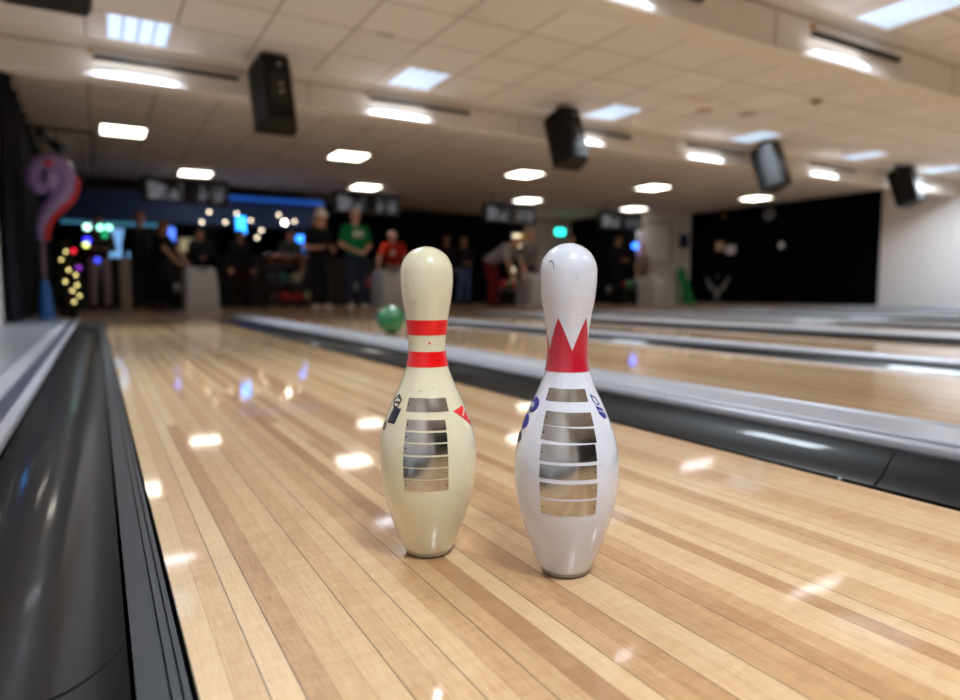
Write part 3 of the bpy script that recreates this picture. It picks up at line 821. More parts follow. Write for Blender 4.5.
def person(label, x, y, face=0.0, h=1.75, bend=0.0, turn=0.0, joints=None, shirt=(20, 20, 22), sleeve='short', legs=(24, 26, 34), leg_style='trousers',
           hair=((70, 50, 38), 'short'), hat=None, shoes=(30, 30, 32), skin=0, chest=None, group='bowlers on the approach'):
    S = h / 1.75
    J = dict(pel=(0, 0, .96), ch=(0, .0, 1.27), nk=(0, .01, 1.48), hd=(0, -.015, 1.635),
             shL=(-.185, .01, 1.42), shR=(.185, .01, 1.42), elL=(-.25, .04, 1.13), elR=(.25, .04, 1.13), wrL=(-.26, -.05, .89), wrR=(.26, -.05, .89),
             hpL=(-.09, 0, .93), hpR=(.09, 0, .93), knL=(-.11, -.02, .50), knR=(.11, -.02, .50), anL=(-.12, .03, .085), anR=(.12, .03, .085),
             toL=(-.145, -.13, .035), toR=(.145, -.13, .035))
    J = {k: Vector(v) for k, v in J.items()}
    if bend:
        rot = Matrix.Rotation(R(bend), 3, 'X')
        for k in ('ch', 'nk', 'hd', 'shL', 'shR', 'elL', 'elR', 'wrL', 'wrR'): J[k] = J['pel'] + rot @ (J[k] - J['pel'])
        J['pel'] += Vector((0, .04 + .08 * min(1, bend / 60), 0))
        for k in ('hpL', 'hpR'): J[k] += Vector((0, .04 + .08 * min(1, bend / 60), 0))
    for k, v in (joints or {}).items(): J[k] = Vector(v)
    J = {k: v * S for k, v in J.items()}
    t = thing('person', label, 'person', (x, y, 0), R(face), group)
    up = (J['nk'] - J['pel']).normalized()
    V = .011 * S
    hu = (J['hd'] - J['nk']).normalized()
    hf = Vector((0, -1, 0)); hf = (hf - hu * hf.dot(hu)).normalized()
    if turn: hf = Matrix.Rotation(R(turn), 3, hu) @ hf
    hs = hf.cross(hu)
    c = []
    C = lambda a, b, r0, r1: c.append(('cap', a, b, r0 * S, r1 * S))
    # trunk
    side = Vector((1, 0, 0))
    for s in (-1, 1):
        C(J['pel'] + side * s * .06 * S, J['ch'] + side * s * .07 * S, .098, .105)
        C(J['ch'] + side * s * .07 * S, J['nk'] - up * .07 * S + side * s * .06 * S, .108, .075)
    C(J['shL'], J['shR'], .058, .058)
    C(J['nk'] - up * .05 * S, J['hd'], .058, .052)
    # head: skull, jaw, nose, ears
    H = J['hd']
    c.append(('ell', H + hu * .015 * S, .098 * S, (.82, .98, 1.12)))
    C(H - hu * .05 * S + hf * .02 * S, H - hu * .085 * S + hf * .045 * S, .062, .038)
    C(H + hf * .085 * S + hu * .01 * S, H + hf * .108 * S - hu * .018 * S, .010, .015)
    for s in (-1, 1): C(H + hs * s * .082 * S + hu * .012 * S, H + hs * s * .086 * S - hu * .022 * S, .016, .012)
    # limbs
    for s in 'LR':
        C(J['sh' + s], J['el' + s], .050, .040); C(J['el' + s], J['wr' + s], .040, .027)
        C(J['hp' + s], J['kn' + s], .085, .055); C(J['kn' + s], J['an' + s], .054, .036)
        C(J['an' + s], J['to' + s], .040, .032)
        d = (J['wr' + s] - J['el' + s]).normalized()
        q = side - d * side.dot(d); q = q.normalized() if q.length > .2 else Vector((0, 1, 0))
        nrm = d.cross(q).normalized()
        if nrm.y > 0: nrm = -nrm
        w = J['wr' + s]; pk = w + d * .085 * S
        for k in (-1, 0, 1): C(w + q * k * .014 * S, pk + q * k * .026 * S, .020, .015)
        for k, ln in enumerate((.062, .076, .072, .056)):
            b = pk + q * (k - 1.5) * .022 * S
            m1 = b + (d * .8 + nrm * .35).normalized() * ln * .55 * S
            C(b, m1, .010, .0092); C(m1, m1 + (d * .45 + nrm * .8).normalized() * ln * .5 * S, .0092, .008)
        tb = w + d * .03 * S + q * (-1 if s == 'R' else 1) * .026 * S
        tm = tb + (d * .6 + q * (-1 if s == 'R' else 1) * .7 + nrm * .3).normalized() * .04 * S
        C(tb, tm, .013, .011); C(tm, tm + (d * .9 + nrm * .4).normalized() * .032 * S, .011, .009)
    union_mesh('body', c, SKIN[skin], t, V)
    # face details
    for s in (-1, 1):
        bm = BM(); ball(bm, H + hf * .083 * S + hs * s * .032 * S + hu * .018 * S, .013 * S, 10); mesh_obj('eye', bm, EYE, t, smooth=True)
    bm = BM(); tube(bm, [H + hf * .094 * S + hs * k * .012 * S - hu * (.052 + .003 * abs(k)) * S for k in (-2, -1, 0, 1, 2)], .006 * S, 8); mesh_obj('mouth', bm, LIPS, t, smooth=True)
    # clothes
    c = []
    for s in (-1, 1):
        C(J['pel'] + side * s * .06 * S, J['ch'] + side * s * .07 * S, .115, .122)
        C(J['ch'] + side * s * .07 * S, J['nk'] - up * .075 * S + side * s * .06 * S, .124, .086)
    C(J['shL'], J['shR'], .070, .070)
    for s in 'LR':
        e = J['el' + s]
        if sleeve == 'short': C(J['sh' + s], J['sh' + s].lerp(e, .7), .066, .060)
        else:
            C(J['sh' + s], e, .066, .056); C(e, e.lerp(J['wr' + s], .92), .056, .042)
    if leg_style == 'dress':
        for k in range(6):
            f = k / 5
            for s in (-1, 0, 1): c.append(('ell', Vector((s * (.07 + .07 * f) * S, 0, 0)) + Vector((J['pel'].x, J['pel'].y, (.96 - .42 * f) * S)), (.12 + .02 * f) * S, (1, .95, 1)))
    sh = union_mesh('shirt' if leg_style != 'dress' else 'dress', c, cloth(shirt), t, .014 * S)
    if chest:
        bm = BM()
        cp = J['ch'] + up * .04 * S
        fw = Vector((0, -1, 0)); fw = (fw - up * fw.dot(up)).normalized()
        for k in range(chest[1]):
            ball(bm, cp + fw * .117 * S + side * (k - (chest[1] - 1) / 2) * .10 * S, .05 * S, 12, (1, .25, 1.2))
        mesh_obj('shirt_print', bm, cloth(chest[0]), sh, smooth=True)
    c = []
    if leg_style == 'dress':
        for s in 'LR': C(J['kn' + s], J['an' + s], .060, .043)
    for s in (-1, 1):
        if leg_style != 'dress': C(J['pel'] + side * s * .06 * S, J['pel'] + side * s * .065 * S - Vector((0, 0, .06 * S)), .112, .110)
    for s in 'LR':
        if leg_style != 'dress':
            C(J['hp' + s], J['kn' + s], .100, .073); C(J['kn' + s], J['an' + s] + Vector((0, 0, .01)), .073, .062)
    union_mesh('trousers' if leg_style != 'dress' else 'tights', c, cloth(legs), t, .014 * S)
    for s in 'LR':
        c = []
        C(J['an' + s] - Vector((0, 0, .025 * S)), J['to' + s], .052, .046); C(J['an' + s] + Vector((0, .02, -.035 * S)), J['to' + s], .047, .044)
        z = min(J['an' + s].z, J['to' + s].z)
        o = union_mesh('shoe', c, cloth(shoes), t, .012 * S)
        for v in o.data.vertices:
            if v.co.z < .004: v.co.z = .002
    # hair and hats
    hc, style = hair
    if style != 'none':
        c = [('ell', H + hu * .035 * S - hf * .012 * S, .103 * S, (.9, .98, 1.02))]
        if style == 'long':
            for k in (-1, 0, 1):
                C(H + hs * k * .06 * S - hf * .03 * S, J['nk'] + hs * k * .085 * S - hf * .05 * S - hu * .12 * S, .052, .045)
            for k in (-1, 1): C(H + hs * k * .085 * S + hu * .02 * S, J['nk'] + hs * k * .10 * S - hf * -.03 * S - hu * .10 * S, .032, .034)
        o = union_mesh('hair', c, cloth(hc), t, .012 * S)
        for v in o.data.vertices:          # keep the face clear
            dlt = Vector(v.co) - H
            f, uu, ss = dlt.dot(hf), dlt.dot(hu), abs(dlt.dot(hs))
            if f > .05 * S and uu < .055 * S and ss < .075 * S: v.co = Vector(v.co) - hf * (f - .045 * S)
    if hat:
        kind, hcx = hat
        if kind == 'cap':
            c = [('ell', H + hu * .055 * S, .107 * S, (.9, .98, .78))]
            C(H + hu * .06 * S + hf * .08 * S - hs * .03 * S, H + hu * .05 * S + hf * .155 * S - hs * .02 * S, .014, .010)
            C(H + hu * .06 * S + hf * .08 * S + hs * .03 * S, H + hu * .05 * S + hf * .155 * S + hs * .02 * S, .014, .010)
        else:
            c = [('ell', H + hu * .075 * S, .112 * S, (.95, 1.0, .62)), ('ell', H + hu * .055 * S, .118 * S, (.98, 1.02, .30))]
            C(H + hu * .12 * S, H + hu * .10 * S - hs * .12 * S - hf * .05 * S, .07, .03)
            c.append(('ell', H + hu * .06 * S - hs * .16 * S - hf * .05 * S, .035 * S, (1, 1, 1)))
        union_mesh('hat', c, cloth(hcx), t, .012 * S)
    return t
EYE = mat('eye', (40, 32, 28), .2); LIPS = mat('lips', (150, 84, 78), .5)

K = (16, 16, 19)
person('person in pale grey trousers and a drab olive jacket beside the coloured lights', .06, 13.35, 10, 1.63, joints=dict(elL=(-.26, .02, 1.14), wrL=(-.13, -.18, 1.12), elR=(.26, .02, 1.14), wrR=(.1, -.2, 1.1)), shirt=(56, 48, 38), sleeve='long', legs=(150, 142, 140), hair=((58, 42, 34), 'short'), skin=1)
person('tall person all in black standing behind the woman holding out her arm', .71, 13.4, 5, 1.72, shirt=K, sleeve='long', legs=(22, 24, 40), hair=((84, 52, 40), 'short'), skin=1)
person('person in a black dress holding one bare arm out towards the ball return', .95, 12.5, 50, 1.5, bend=8, turn=-10, joints=dict(elR=(.20, -.26, 1.20), wrR=(.14, -.46, .95), elL=(-.2, -.24, 1.2), wrL=(-.12, -.45, .95)), shirt=K, legs=(24, 22, 28), leg_style='dress', hair=((120, 78, 48), 'long'))
person('dark clothed person standing behind the hood of the return near the left wall', 1.76, 13.78, -10, 1.52, shirt=(14, 14, 18), sleeve='long', legs=K, hair=((20, 16, 16), 'long'), skin=1, joints=dict(wrR=(.1, -.24, 1.1), elR=(.24, -.06, 1.16)))
person('dark clothed person with a dull maroon skirt under the bright blue screen', 2.42, 13.4, 10, 1.48, shirt=(18, 16, 20), sleeve='long', legs=(44, 16, 22), hair=((18, 16, 18), 'long'), skin=1)
person('dark clothed person standing close to the small blue screen, face turned aside', 3.36, 13.4, -20, 1.54, turn=40, shirt=(40, 48, 44), sleeve='short', legs=K, hair=((26, 20, 18), 'short'), skin=1, joints=dict(elL=(-.24, -.1, 1.15), wrL=(-.3, -.32, 1.12)))
person('person with long light hair and a white cap, black top, arms bent at the waist', 3.40, 11.6, 20, 1.70, bend=4, joints=dict(elL=(-.30, .02, 1.10), wrL=(-.16, -.22, 1.10), elR=(.28, -.02, 1.1), wrR=(.14, -.24, 1.04)), shirt=K, sleeve='short', legs=(20, 22, 30), hair=((150, 116, 82), 'long'), hat=('santa', (226, 216, 204)), shoes=(210, 196, 196))
person('person in a green printed shirt and jeans with white shoes', 4.12, 11.75, 5, 1.80, joints=dict(elL=(-.27, .02, 1.13), wrL=(-.06, -.22, 1.0), elR=(.28, .02, 1.12), wrR=(.06, -.22, .98)), shirt=(22, 112, 66), sleeve='short', legs=(44, 52, 78), hair=((150, 110, 92), 'none'), shoes=(216, 212, 208), chest=((206, 214, 196), 2))
person('person in a red jersey and pale cap bending towards the ball rack', 5.5, 13.3, -25, 1.64, bend=30, joints=dict(elL=(-.30, -.46, 1.05), wrL=(-.30, -.52, .80), elR=(.30, -.44, 1.05), wrR=(.28, -.50, .82)), shirt=(196, 52, 34), sleeve='short', legs=(140, 138, 142), hair=((150, 110, 92), 'none'), hat=('cap', (226, 186, 180)), chest=((220, 200, 184), 1))
person('person in black top and blue jeans standing between the two pins', 7.62, 14.1, 0, 1.62, shirt=K, sleeve='long', legs=(76, 92, 130), hair=((96, 70, 56), 'short'), shoes=(30, 30, 34), skin=1, joints=dict(wrL=(-.08, -.2, 1.05), wrR=(.08, -.2, 1.05)))
person('person with a bald head and light grey shirt leaning forward over the rack, maroon trousers', 7.3, 12.15, 25, 1.74, bend=54, joints=dict(elR=(.26, -.55, .88), wrR=(.22, -.60, .64), elL=(-.24, -.52, .86), wrL=(-.18, -.58, .62)), shirt=(150, 146, 154), sleeve='short', legs=(96, 18, 30), hair=((120, 90, 70), 'none'))
person('person in black wearing a yellow hat before the lit doorway', 9.14, 13.85, 5, 1.66, shirt=K, sleeve='long', legs=K, hair=((40, 30, 24), 'short'), hat=('santa', (190, 160, 50)), skin=1)
person('person in a pale top standing half hidden by the white pin\'s head', 8.86, 13.1, 10, 1.70, shirt=(120, 116, 118), sleeve='short', legs=(60, 58, 64), hair=((120, 72, 60), 'short'))
person('person in black standing behind the red and green balls by the white corner', 11.0, 12.5, 5, 1.68, shirt=K, sleeve='long', legs=(18, 18, 22), hair=((22, 18, 18), 'short'), skin=1, joints=dict(wrL=(-.1, -.2, 1.1), wrR=(.1, -.2, 1.1)))
person('person in a pinkish grey top and dark jeans beside the corner ball return', 12.3, 12.98, 0, 1.48, shirt=(142, 122, 122), sleeve='short', legs=(34, 46, 70), hair=((150, 124, 104), 'short'), joints=dict(wrR=(.16, -.24, 1.0)))
person('dark clothed person next to the white pin, behind the person in black', 9.9, 12.9, 0, 1.66, shirt=(20, 18, 22), sleeve='long', legs=K, hair=((30, 22, 20), 'short'), skin=1)
person('dark clothed person behind the person in jeans', 7.72, 15.2, 0, 1.74, shirt=(44, 16, 24), sleeve='long', legs=K, hair=((110, 56, 48), 'short'), skin=1)

# ------------------------------------------------------------------ back of the hall
# blue bulkhead over the bar
t = thing('bar_canopy', 'dark blue lit canopy over the bar at the back', 'canopy', (0, 0, 0))
bm = BM(); box(bm, XL + .24, 4.3, 14.2, 15.2, 1.62, 2.22, .02); mesh_obj('fascia', bm, MT['wall_navy'], t)
bm = BM(); box(bm, XL + .24, 4.3, 14.12, 14.19, 2.22, 2.26, .01); mesh_obj('ledge', bm, MT['bar'], t)
bm = BM(); box(bm, 2.35, 4.25, 14.11, 14.14, 2.13, 2.215); mesh_obj('light_strip', bm, emit('blue led', (20, 80, 170), .35), t)
bm = BM(); box(bm, XL + .24, 1.2, 14.17, 14.195, 1.54, 1.60); mesh_obj('light_strip', bm, emit('teal led', (60, 120, 150), .35), t)
for x in (2.02, 4.2):
    bm = BM(); box(bm, x - .07, x + .07, 14.1, 14.22, 0, 1.62); mesh_obj('post', bm, MT['wall_dark'], t)
t = thing('bar_counter', 'black bar counter under the blue canopy', 'counter', (0, 0, 0))
bm = BM(); box(bm, XL + .24, 5.6, 14.6, 15.1, 0, 1.02); mesh_obj('front', bm, MT['bar'], t)
bm = BM(); box(bm, XL + .24, 5.65, 14.5, 15.15, 1.02, 1.07, .01); mesh_obj('worktop', bm, MT['screen_frame'], t)
def wall_screen(x, y, z, w, h, c, s, label, stand=True):
    t = thing('lit_screen', label, 'screen', (x, y, 0))
    bm = BM(); box(bm, -w/2 - .03, w/2 + .03, 0, .06, z - h/2 - .03, z + h/2 + .03, .008); mesh_obj('housing', bm, MT['screen_frame'], t)
    bm = BM(); box(bm, -w/2, w/2, -.006, .0, z - h/2, z + h/2); mesh_obj('display', bm, emit('display ' + label[:14], c, s), t)
    if stand:
        bm = BM(); box(bm, -.05, .05, .02, .05, 0.02, z - h/2); box(bm, -.16, .16, -.1, .18, 0, .025); mesh_obj('stand', bm, MT['screen_frame'], t)
    return t
wall_screen(2.53, 13.9, 1.62, .17, .34, (40, 140, 255), 2.6, 'bright blue lit screen above the dark clothed people')
wall_screen(3.70, 13.95, 1.31, .15, .32, (50, 130, 255), 2.0, 'small blue lit screen beside the white capped person\'s elbow')
wall_screen(1.17, 13.5, 1.30, .24, .36, (70, 110, 230), 1.1, 'blue lit screen behind the person in the black dress')
wall_screen(1.6, 14.3, 1.22, .30, .26, (150, 140, 110), .35, 'dim beige screen beside the hood of the return near the left wall')
t = wall_screen(.40, 14.0, 1.20, .34, .52, (110, 160, 210), .55, 'pale blue lit panel behind the brown post')

# small coloured lamps
def lamp_bulb(x, y, z, r, c, s, label, group):
    t = thing('lamp', label, 'lamp', (x, y, z), 0, group)
    bm = BM(); ball(bm, (0, 0, 0), r, 14); mesh_obj('bulb', bm, emit('bulb %d %d %d %.1f' % (*c, s), c, s), t, smooth=True)
    bm = BM(); tube(bm, [(0, 0, r * .8), (0, 0, r * 1.8)], r * .5, 8); mesh_obj('socket', bm, MT['dark'], t)
    bm = BM(); tube(bm, [(0, 0, r * 1.8), (0, 0, ZC - z)], .003, 6); mesh_obj('cord', bm, MT['dark'], t)
    return t
CB = [(-.075, 10.85, 1.215, .045, (190, 255, 236), 1.8, 'pale mint lamp, upper one beside the purple inflatable'),
      (.085, 10.85, 1.215, .04, (150, 255, 220), 1.8, 'mint green lamp, first of the two close together'), (.19, 10.85, 1.22, .04, (150, 255, 220), 1.6, 'mint green lamp, second of the two close together'),
      (.135, 10.99, 1.12, .04, (20, 170, 110), .6, 'green lamp right under the mint pair'), (-.10, 13.0, 1.17, .055, (50, 40, 220), 2.2, 'deep blue lamp left of the olive jacket'),
      (-.31, 13.0, .99, .04, (210, 30, 50), 2.0, 'red lamp beside the tree'), (-.10, 11.05, .98, .035, (200, 220, 110), 2.2, 'yellow green lamp on the olive jacket'),
      (.03, 10.88, .76, .04, (50, 60, 200), 1.4, 'blue lamp at the waist of the olive jacket'), (-.24, 12.6, .70, .045, (110, 40, 150), 1.2, 'violet lamp low beside the olive jacket'),
      (12.2, 13.2, 1.5, .07, (40, 100, 255), 3.5, 'blue lamp right of the white pin\'s head')]
for x, y, z, r, c, s, lab in CB: lamp_bulb(x, y, z, r, c, s, lab, 'coloured lamps at the back')
WB = sorted([(1.97, 1.86), (2.26, 1.68), (1.83, 1.66), (2.48, 1.86), (3.30, 1.88), (3.62, 1.76), (2.75, 1.74), (2.95, 1.55), (2.86, 1.40)])
for k, (x, z) in enumerate(WB):
    lamp_bulb(x, 14.05, z, .026, (255, 236, 206), 2.6, f'tiny warm lamp before the blue canopy, {ORD[k]} from the left of the nine' , 'tiny warm lamps under the canopy')
lamp_bulb(3.10, 12.75, 1.60, .045, (255, 244, 224), 6, 'bright white lamp above the person with the turned face', 'white lamps')

# storage rack of house balls behind the approach
t = thing('ball_rack', 'dark rack with three shelves of bowling balls left of the white capped person', 'ball rack', (3.05, 12.25, 0))
for s in (-.5, .5):
    bm = BM(); box(bm, s - .02, s + .02, -.14, .14, 0, .98, .004); mesh_obj('side_frame', bm, MT['screen_frame'], t)
for z in (.12, .46, .80):
    bm = BM(); box(bm, -.48, .48, -.13, .13, z - .02, z, .004); mesh_obj('shelf', bm, mat('shelf', (70, 64, 78), .5), t)
RB = [(-.33, .80, (110, 48, 40)), (-.1, .80, (120, 58, 44)), (.13, .80, (100, 40, 34)), (.36, .80, (130, 70, 56)),
      (-.33, .46, (40, 60, 66)), (-.1, .46, (60, 110, 104)), (.13, .46, (190, 190, 170)), (.36, .46, (60, 40, 44)),
      (-.33, .12, (70, 30, 40)), (-.1, .12, (170, 30, 48)), (.13, .12, (205, 36, 46)), (.36, .12, (200, 190, 160))]
CN = ['brown', 'reddish brown', 'dark brown', 'tan brown', 'slate', 'teal', 'cream', 'plum', 'dark maroon', 'crimson', 'bright red', 'beige']
SH = {.80: 'top', .46: 'middle', .12: 'bottom'}
for (dx, z, c), nm in zip(RB, CN):
    bowling_ball((3.05 + dx, 12.25, z + .1095), c, f'{nm} ball on the {SH[z]} shelf of the dark ball rack', 'balls on the dark rack')

# brown post
t = thing('bollard_post', 'short brown grey post between the olive jacket and the tall black figure', 'post', (.385, 11.4, 0))
bm = BM(); box(bm, -.075, .075, -.075, .075, .03, .78, .01); mesh_obj('shaft', bm, MT['pole'], t)
bm = BM(); box(bm, -.10, .10, -.10, .10, 0, .03, .006); mesh_obj('foot', bm, MT['metal'], t)
bm = BM(); box(bm, -.085, .085, -.085, .085, .78, .81, .006); mesh_obj('lid', bm, MT['pole'], t)

# exit sign
t = thing('exit_sign', 'glowing green emergency sign above the white pin\'s head', 'exit sign', (11.35, 15.3, 0))
bm = BM(); box(bm, -.17, .17, 0, .06, 1.88, 2.08, .008); mesh_obj('case', bm, MT['frame'], t)
bm = BM(); box(bm, -.155, .155, -.006, 0, 1.895, 2.065); mesh_obj('lit_face', bm, emit('exit green', (30, 210, 190), 2.4), t)
for s in (-.1, .1):
    bm = BM(); tube(bm, [(s, .03, 2.07), (s, .03, ZC)], .006, 8); mesh_obj('hanger', bm, MT['metal'], t)

# pipe frame on the white corner wall
t = thing('wall_pipe', 'dark pipe running square across the white corner wall', 'pipe', (0, 0, 0))
bm = BM(); tube(bm, [(12.45, 13.2, 2.12), (13.45, 13.2, 2.16), (13.50, 13.2, 2.1), (13.52, 13.2, 1.12), (13.46, 13.2, 1.07), (12.7, 13.2, 1.04), (12.5, 13.2, .9), (12.48, 13.2, .5)], .018, 10)
mesh_obj('pipe_run', bm, mat('grey pipe', (92, 86, 88), .5), t, smooth=True)
bm = BM()
for z in (1.4, 1.8): box(bm, 13.48, 13.56, 13.17, 13.25, z, z + .03)
mesh_obj('clip', bm, MT['metal'], t)
t = thing('wall_sign', 'navy blue board at the corner between white wall and black cover', 'sign', (14.0, 13.24, 0))
bm = BM(); box(bm, -.16, .16, -.03, 0, 1.5, 1.85, .006); mesh_obj('board', bm, mat('navy board', (26, 34, 84), .5), t)
bm = BM(); box(bm, -.17, .17, -.036, -.02, 1.85, 1.87); mesh_obj('rim', bm, MT['screen_frame'], t)

# black wall cover on the right wall and what hangs on it
def wavy_sheet(bm, x, y0, y1, z0, z1, amp, n, th=.02):
    a, b = [], []
    N_ = n * 8
    for k in range(N_ + 1):
        y = y0 + (y1 - y0) * k / N_
        xx = x - amp * (.5 + .5 * math.sin(2 * PI * n * k / N_)) - amp * .4 * math.sin(2 * PI * n * .37 * k / N_)
        a.append((xx, y)); b.append((xx + th, y))
    loop = a + b[::-1]
    lo = [bm.verts.new((p, q, z0)) for p, q in loop]; hi = [bm.verts.new((p, q, z1)) for p, q in loop]
    m = len(loop)
    for k in range(m): bm.faces.new((lo[k], lo[(k+1) % m], hi[(k+1) % m], hi[k]))
    for k in range(N_):
        j = m - 1 - k
        bm.faces.new((lo[k], lo[k+1], lo[j-1], lo[j])); bm.faces.new((hi[k], hi[j], hi[j-1], hi[k+1]))
    return bm
t = thing('wall_cover', 'large black cloth cover on the side wall far across the lanes', 'wall cover', (0, 0, 0))
mesh_obj('cloth', wavy_sheet(BM(), XR - .03, 8.02, 13.15, .03, 2.39, .018, 26), MT['panel_black'], t, smooth=True, angle=60)
bm = BM(); tube(bm, [(XR - .03, 8.0, 2.4), (XR - .03, 13.2, 2.4)], .012, 10); mesh_obj('rail', bm, MT['dark'], t)
XW = XR - .075
def on_wall(name, label, cat, y, z, h, w, m, frame=None):
    t = thing(name, label, cat, (XW, y, z))
    bm = BM(); box(bm, -.012, .012, -w/2, w/2, -h/2, h/2, .003); mesh_obj('face', bm, m, t)
    bm = BM()
    f = .02
    for (a, b, c, d) in ((-w/2 - f, w/2 + f, h/2, h/2 + f), (-w/2 - f, w/2 + f, -h/2 - f, -h/2), (-w/2 - f, -w/2, -h/2, h/2), (w/2, w/2 + f, -h/2, h/2)):
        box(bm, -.018, .012, a, b, c, d)
    mesh_obj('frame', bm, frame or MT['screen_frame'], t)
    return t
on_wall('picture', 'small yellowish picture on the black cover', 'picture', 12.1, 1.49, .24, .26, mat('yellowish print', (196, 168, 120), .6, vary=.25, scale=14))
on_wall('picture', 'small white picture on the black cover beside the yellowish one', 'picture', 11.75, 1.38, .22, .30, mat('white print', (220, 220, 222), .6, vary=.1, scale=14))
on_wall('sign', 'tiny orange sign high on the black cover', 'sign', 12.0, 2.25, .07, .14, mat('orange print', (170, 84, 40), .6))
t = thing('wall_clock', 'dark round clock high on the black cover', 'clock', (XW, 10.65, 2.17))
bm = lathe(BM(), [(0, 0), (.13, 0), (.13, .012), (0, .012)], 28); bm.transform(Matrix.Rotation(R(-90), 4, 'Y')); mesh_obj('dial', bm, mat('grey dial', (92, 92, 96), .5), t)
bm = lathe(BM(), [(.125, 0), (.15, 0), (.15, .03), (.125, .03)], 28); bm.transform(Matrix.Rotation(R(-90), 4, 'Y')); mesh_obj('rim', bm, MT['metal'], t)
bm = BM(); box(bm, -.022, -.016, -.008, .008, 0, .085); box(bm, -.022, -.016, 0, .06, -.006, .008); mesh_obj('hand', bm, MT['dark'], t)
t = thing('wall_star', 'small white star in the middle of the black cover', 'ornament', (XW, 10.3, 1.41))
bm = BM(); vs = []
for k in range(10):
    r = .10 if k % 2 == 0 else .045
    vs.append((r * math.sin(PI * k / 5), r * math.cos(PI * k / 5)))
a = [bm.verts.new((-.012, y, z)) for y, z in vs]; b = [bm.verts.new((.012, y, z)) for y, z in vs]
for k in range(10): bm.faces.new((a[k], a[(k+1) % 10], b[(k+1) % 10], b[k]))
bm.faces.new(a); bm.faces.new(b[::-1]); mesh_obj('star', bm, mat('silver star', (190, 190, 194), .4), t)
# winged emblem: two wings rising from a short stem
t = thing('winged_emblem', 'grey emblem with two raised wings low on the black cover', 'emblem', (XW, 12.15, .48))
EM = mat('grey emblem', (120, 124, 126), .5)
def plate_yz(pts, th=.012):
    bm = BM(); a = [bm.verts.new((-th, y, z)) for y, z in pts]; b = [bm.verts.new((th, y, z)) for y, z in pts]
    n = len(pts)
    for k in range(n): bm.faces.new((a[k], a[(k+1) % n], b[(k+1) % n], b[k]))
    bm.faces.new(a); bm.faces.new(b[::-1]); return bm
for s in (-1, 1):
    mesh_obj('wing', plate_yz([(s * .02, -.12), (s * .14, -.02), (s * .26, .10), (s * .40, .26), (s * .34, .06), (s * .24, -.10), (s * .12, -.19), (s * .02, -.22)]), EM, t)
mesh_obj('stem', plate_yz([(-.07, -.30), (-.05, -.12), (0, -.06), (.05, -.12), (.07, -.30), (.16, -.36), (-.16, -.36)], .014), EM, t)
mesh_obj('head', plate_yz([(.06 * math.cos(2 * PI * k / 12), .22 + .06 * math.sin(2 * PI * k / 12)) for k in range(12)]), mat('dark emblem', (60, 62, 70), .5), t)

# green ramp for small bowlers
t = thing('bowling_ramp', 'green curved ball ramp standing before the white corner wall', 'ramp', (12.62, 11.75, 0))
GR = mat('green plastic', (14, 120, 66), .4, coat=.3)
def ramp_pt(f): return (.24 - .40 * f, .86 * (1 - f) ** 1.25 + .05)
bm = BM(); prof = [ramp_pt(k / 14) for k in range(15)]
for s in (-.13, .09):
    pr = prof + [(y + .03, z - .09 if z > .14 else .0) for y, z in prof[::-1]]
    prism_x(bm, pr, s, s + .04)
mesh_obj('side_rail', bm, GR, t)
bm = BM(); pr = [(y, z - .03) for y, z in prof] + [(y, z - .05) for y, z in prof[::-1]]
prism_x(bm, pr, -.1, .1); mesh_obj('slide', bm, GR, t)
for s in (-.11, .11):
    bm = BM(); tube(bm, [(s, .24, .86), (s, .24, .0)], .028, 10); mesh_obj('leg', bm, GR, t)
    bm = BM(); tube(bm, [(s, .02, .42), (s, .12, .0)], .024, 10); mesh_obj('leg', bm, GR, t)

# ------------------------------------------------------------------ left wall
t = thing('stage_curtain', 'long dark pleated curtain along the left wall', 'curtain', (0, 0, 0))
bm = wavy_sheet(BM(), 0, 7.35, 15.9, .05, 2.39, .05, 44)
bm.transform(Matrix.Translation((XL + .05, 0, 0)) @ Matrix.Scale(-1, 4, (1, 0, 0)))
mesh_obj('cloth', bm, MT['curtain'], t, smooth=True, angle=60)
bm = BM(); tube(bm, [(XL + .05, 7.3, 2.4), (XL + .05, 15.9, 2.4)], .014, 10); mesh_obj('rail', bm, MT['dark'], t)

thing('inflatable_decoration', 'curled purple inflatable with a red edge on a pole beside the curtain', 'inflatable', (-.42, 8.15, .041)).scale = (1, 1, .95)
t = bpy.data.objects['inflatable_decoration']
PU = mat('lavender vinyl', (150, 128, 190), .4, vary=.12, coat=.3); RD = mat('red vinyl', (206, 30, 40), .4, coat=.3)
base = [(-.04, .84), (-.035, .98), (.0, 1.10), (.08, 1.22), (.17, 1.34), (.20, 1.48), (.17, 1.62), (.06, 1.66), (-.04, 1.60), (-.07, 1.48), (-.02, 1.40)]
rad = [.045, .06, .075, .085, .095, .10, .095, .10, .105, .10, .08]
def spl(pts, n=5):
    out = []
    for i in range(len(pts) - 1):
        p0, p1, p2, p3 = pts[max(0, i-1)], pts[i], pts[i+1], pts[min(len(pts)-1, i+2)]
        for k in range(n):
            s = k / n
            out.append(tuple(.5 * (2*b + (c-a)*s + (2*a-5*b+4*c-d)*s*s + (3*b-a-3*c+d)*s**3) for a, b, c, d in zip(p0, p1, p2, p3)))
    return out + [pts[-1]]
pth = spl([(x, z, r) for (x, z), r in zip(base, rad)])
bm = BM(); tube(bm, [(x, 0, z) for x, z, r in pth], [r * (1 + .06 * math.sin(k * 2.1)) for k, (x, z, r) in enumerate(pth)], 18)
for c_ in ((.04, 1.50, .15), (.0, 1.62, .12), (.10, 1.40, .10), (-.03, 1.42, .10)): ball(bm, (c_[0], .0, c_[1]), c_[2], 20, (1, .8, 1))
mesh_obj('body', bm, PU, t, smooth=True, angle=60)
bm = BM(); edge = []
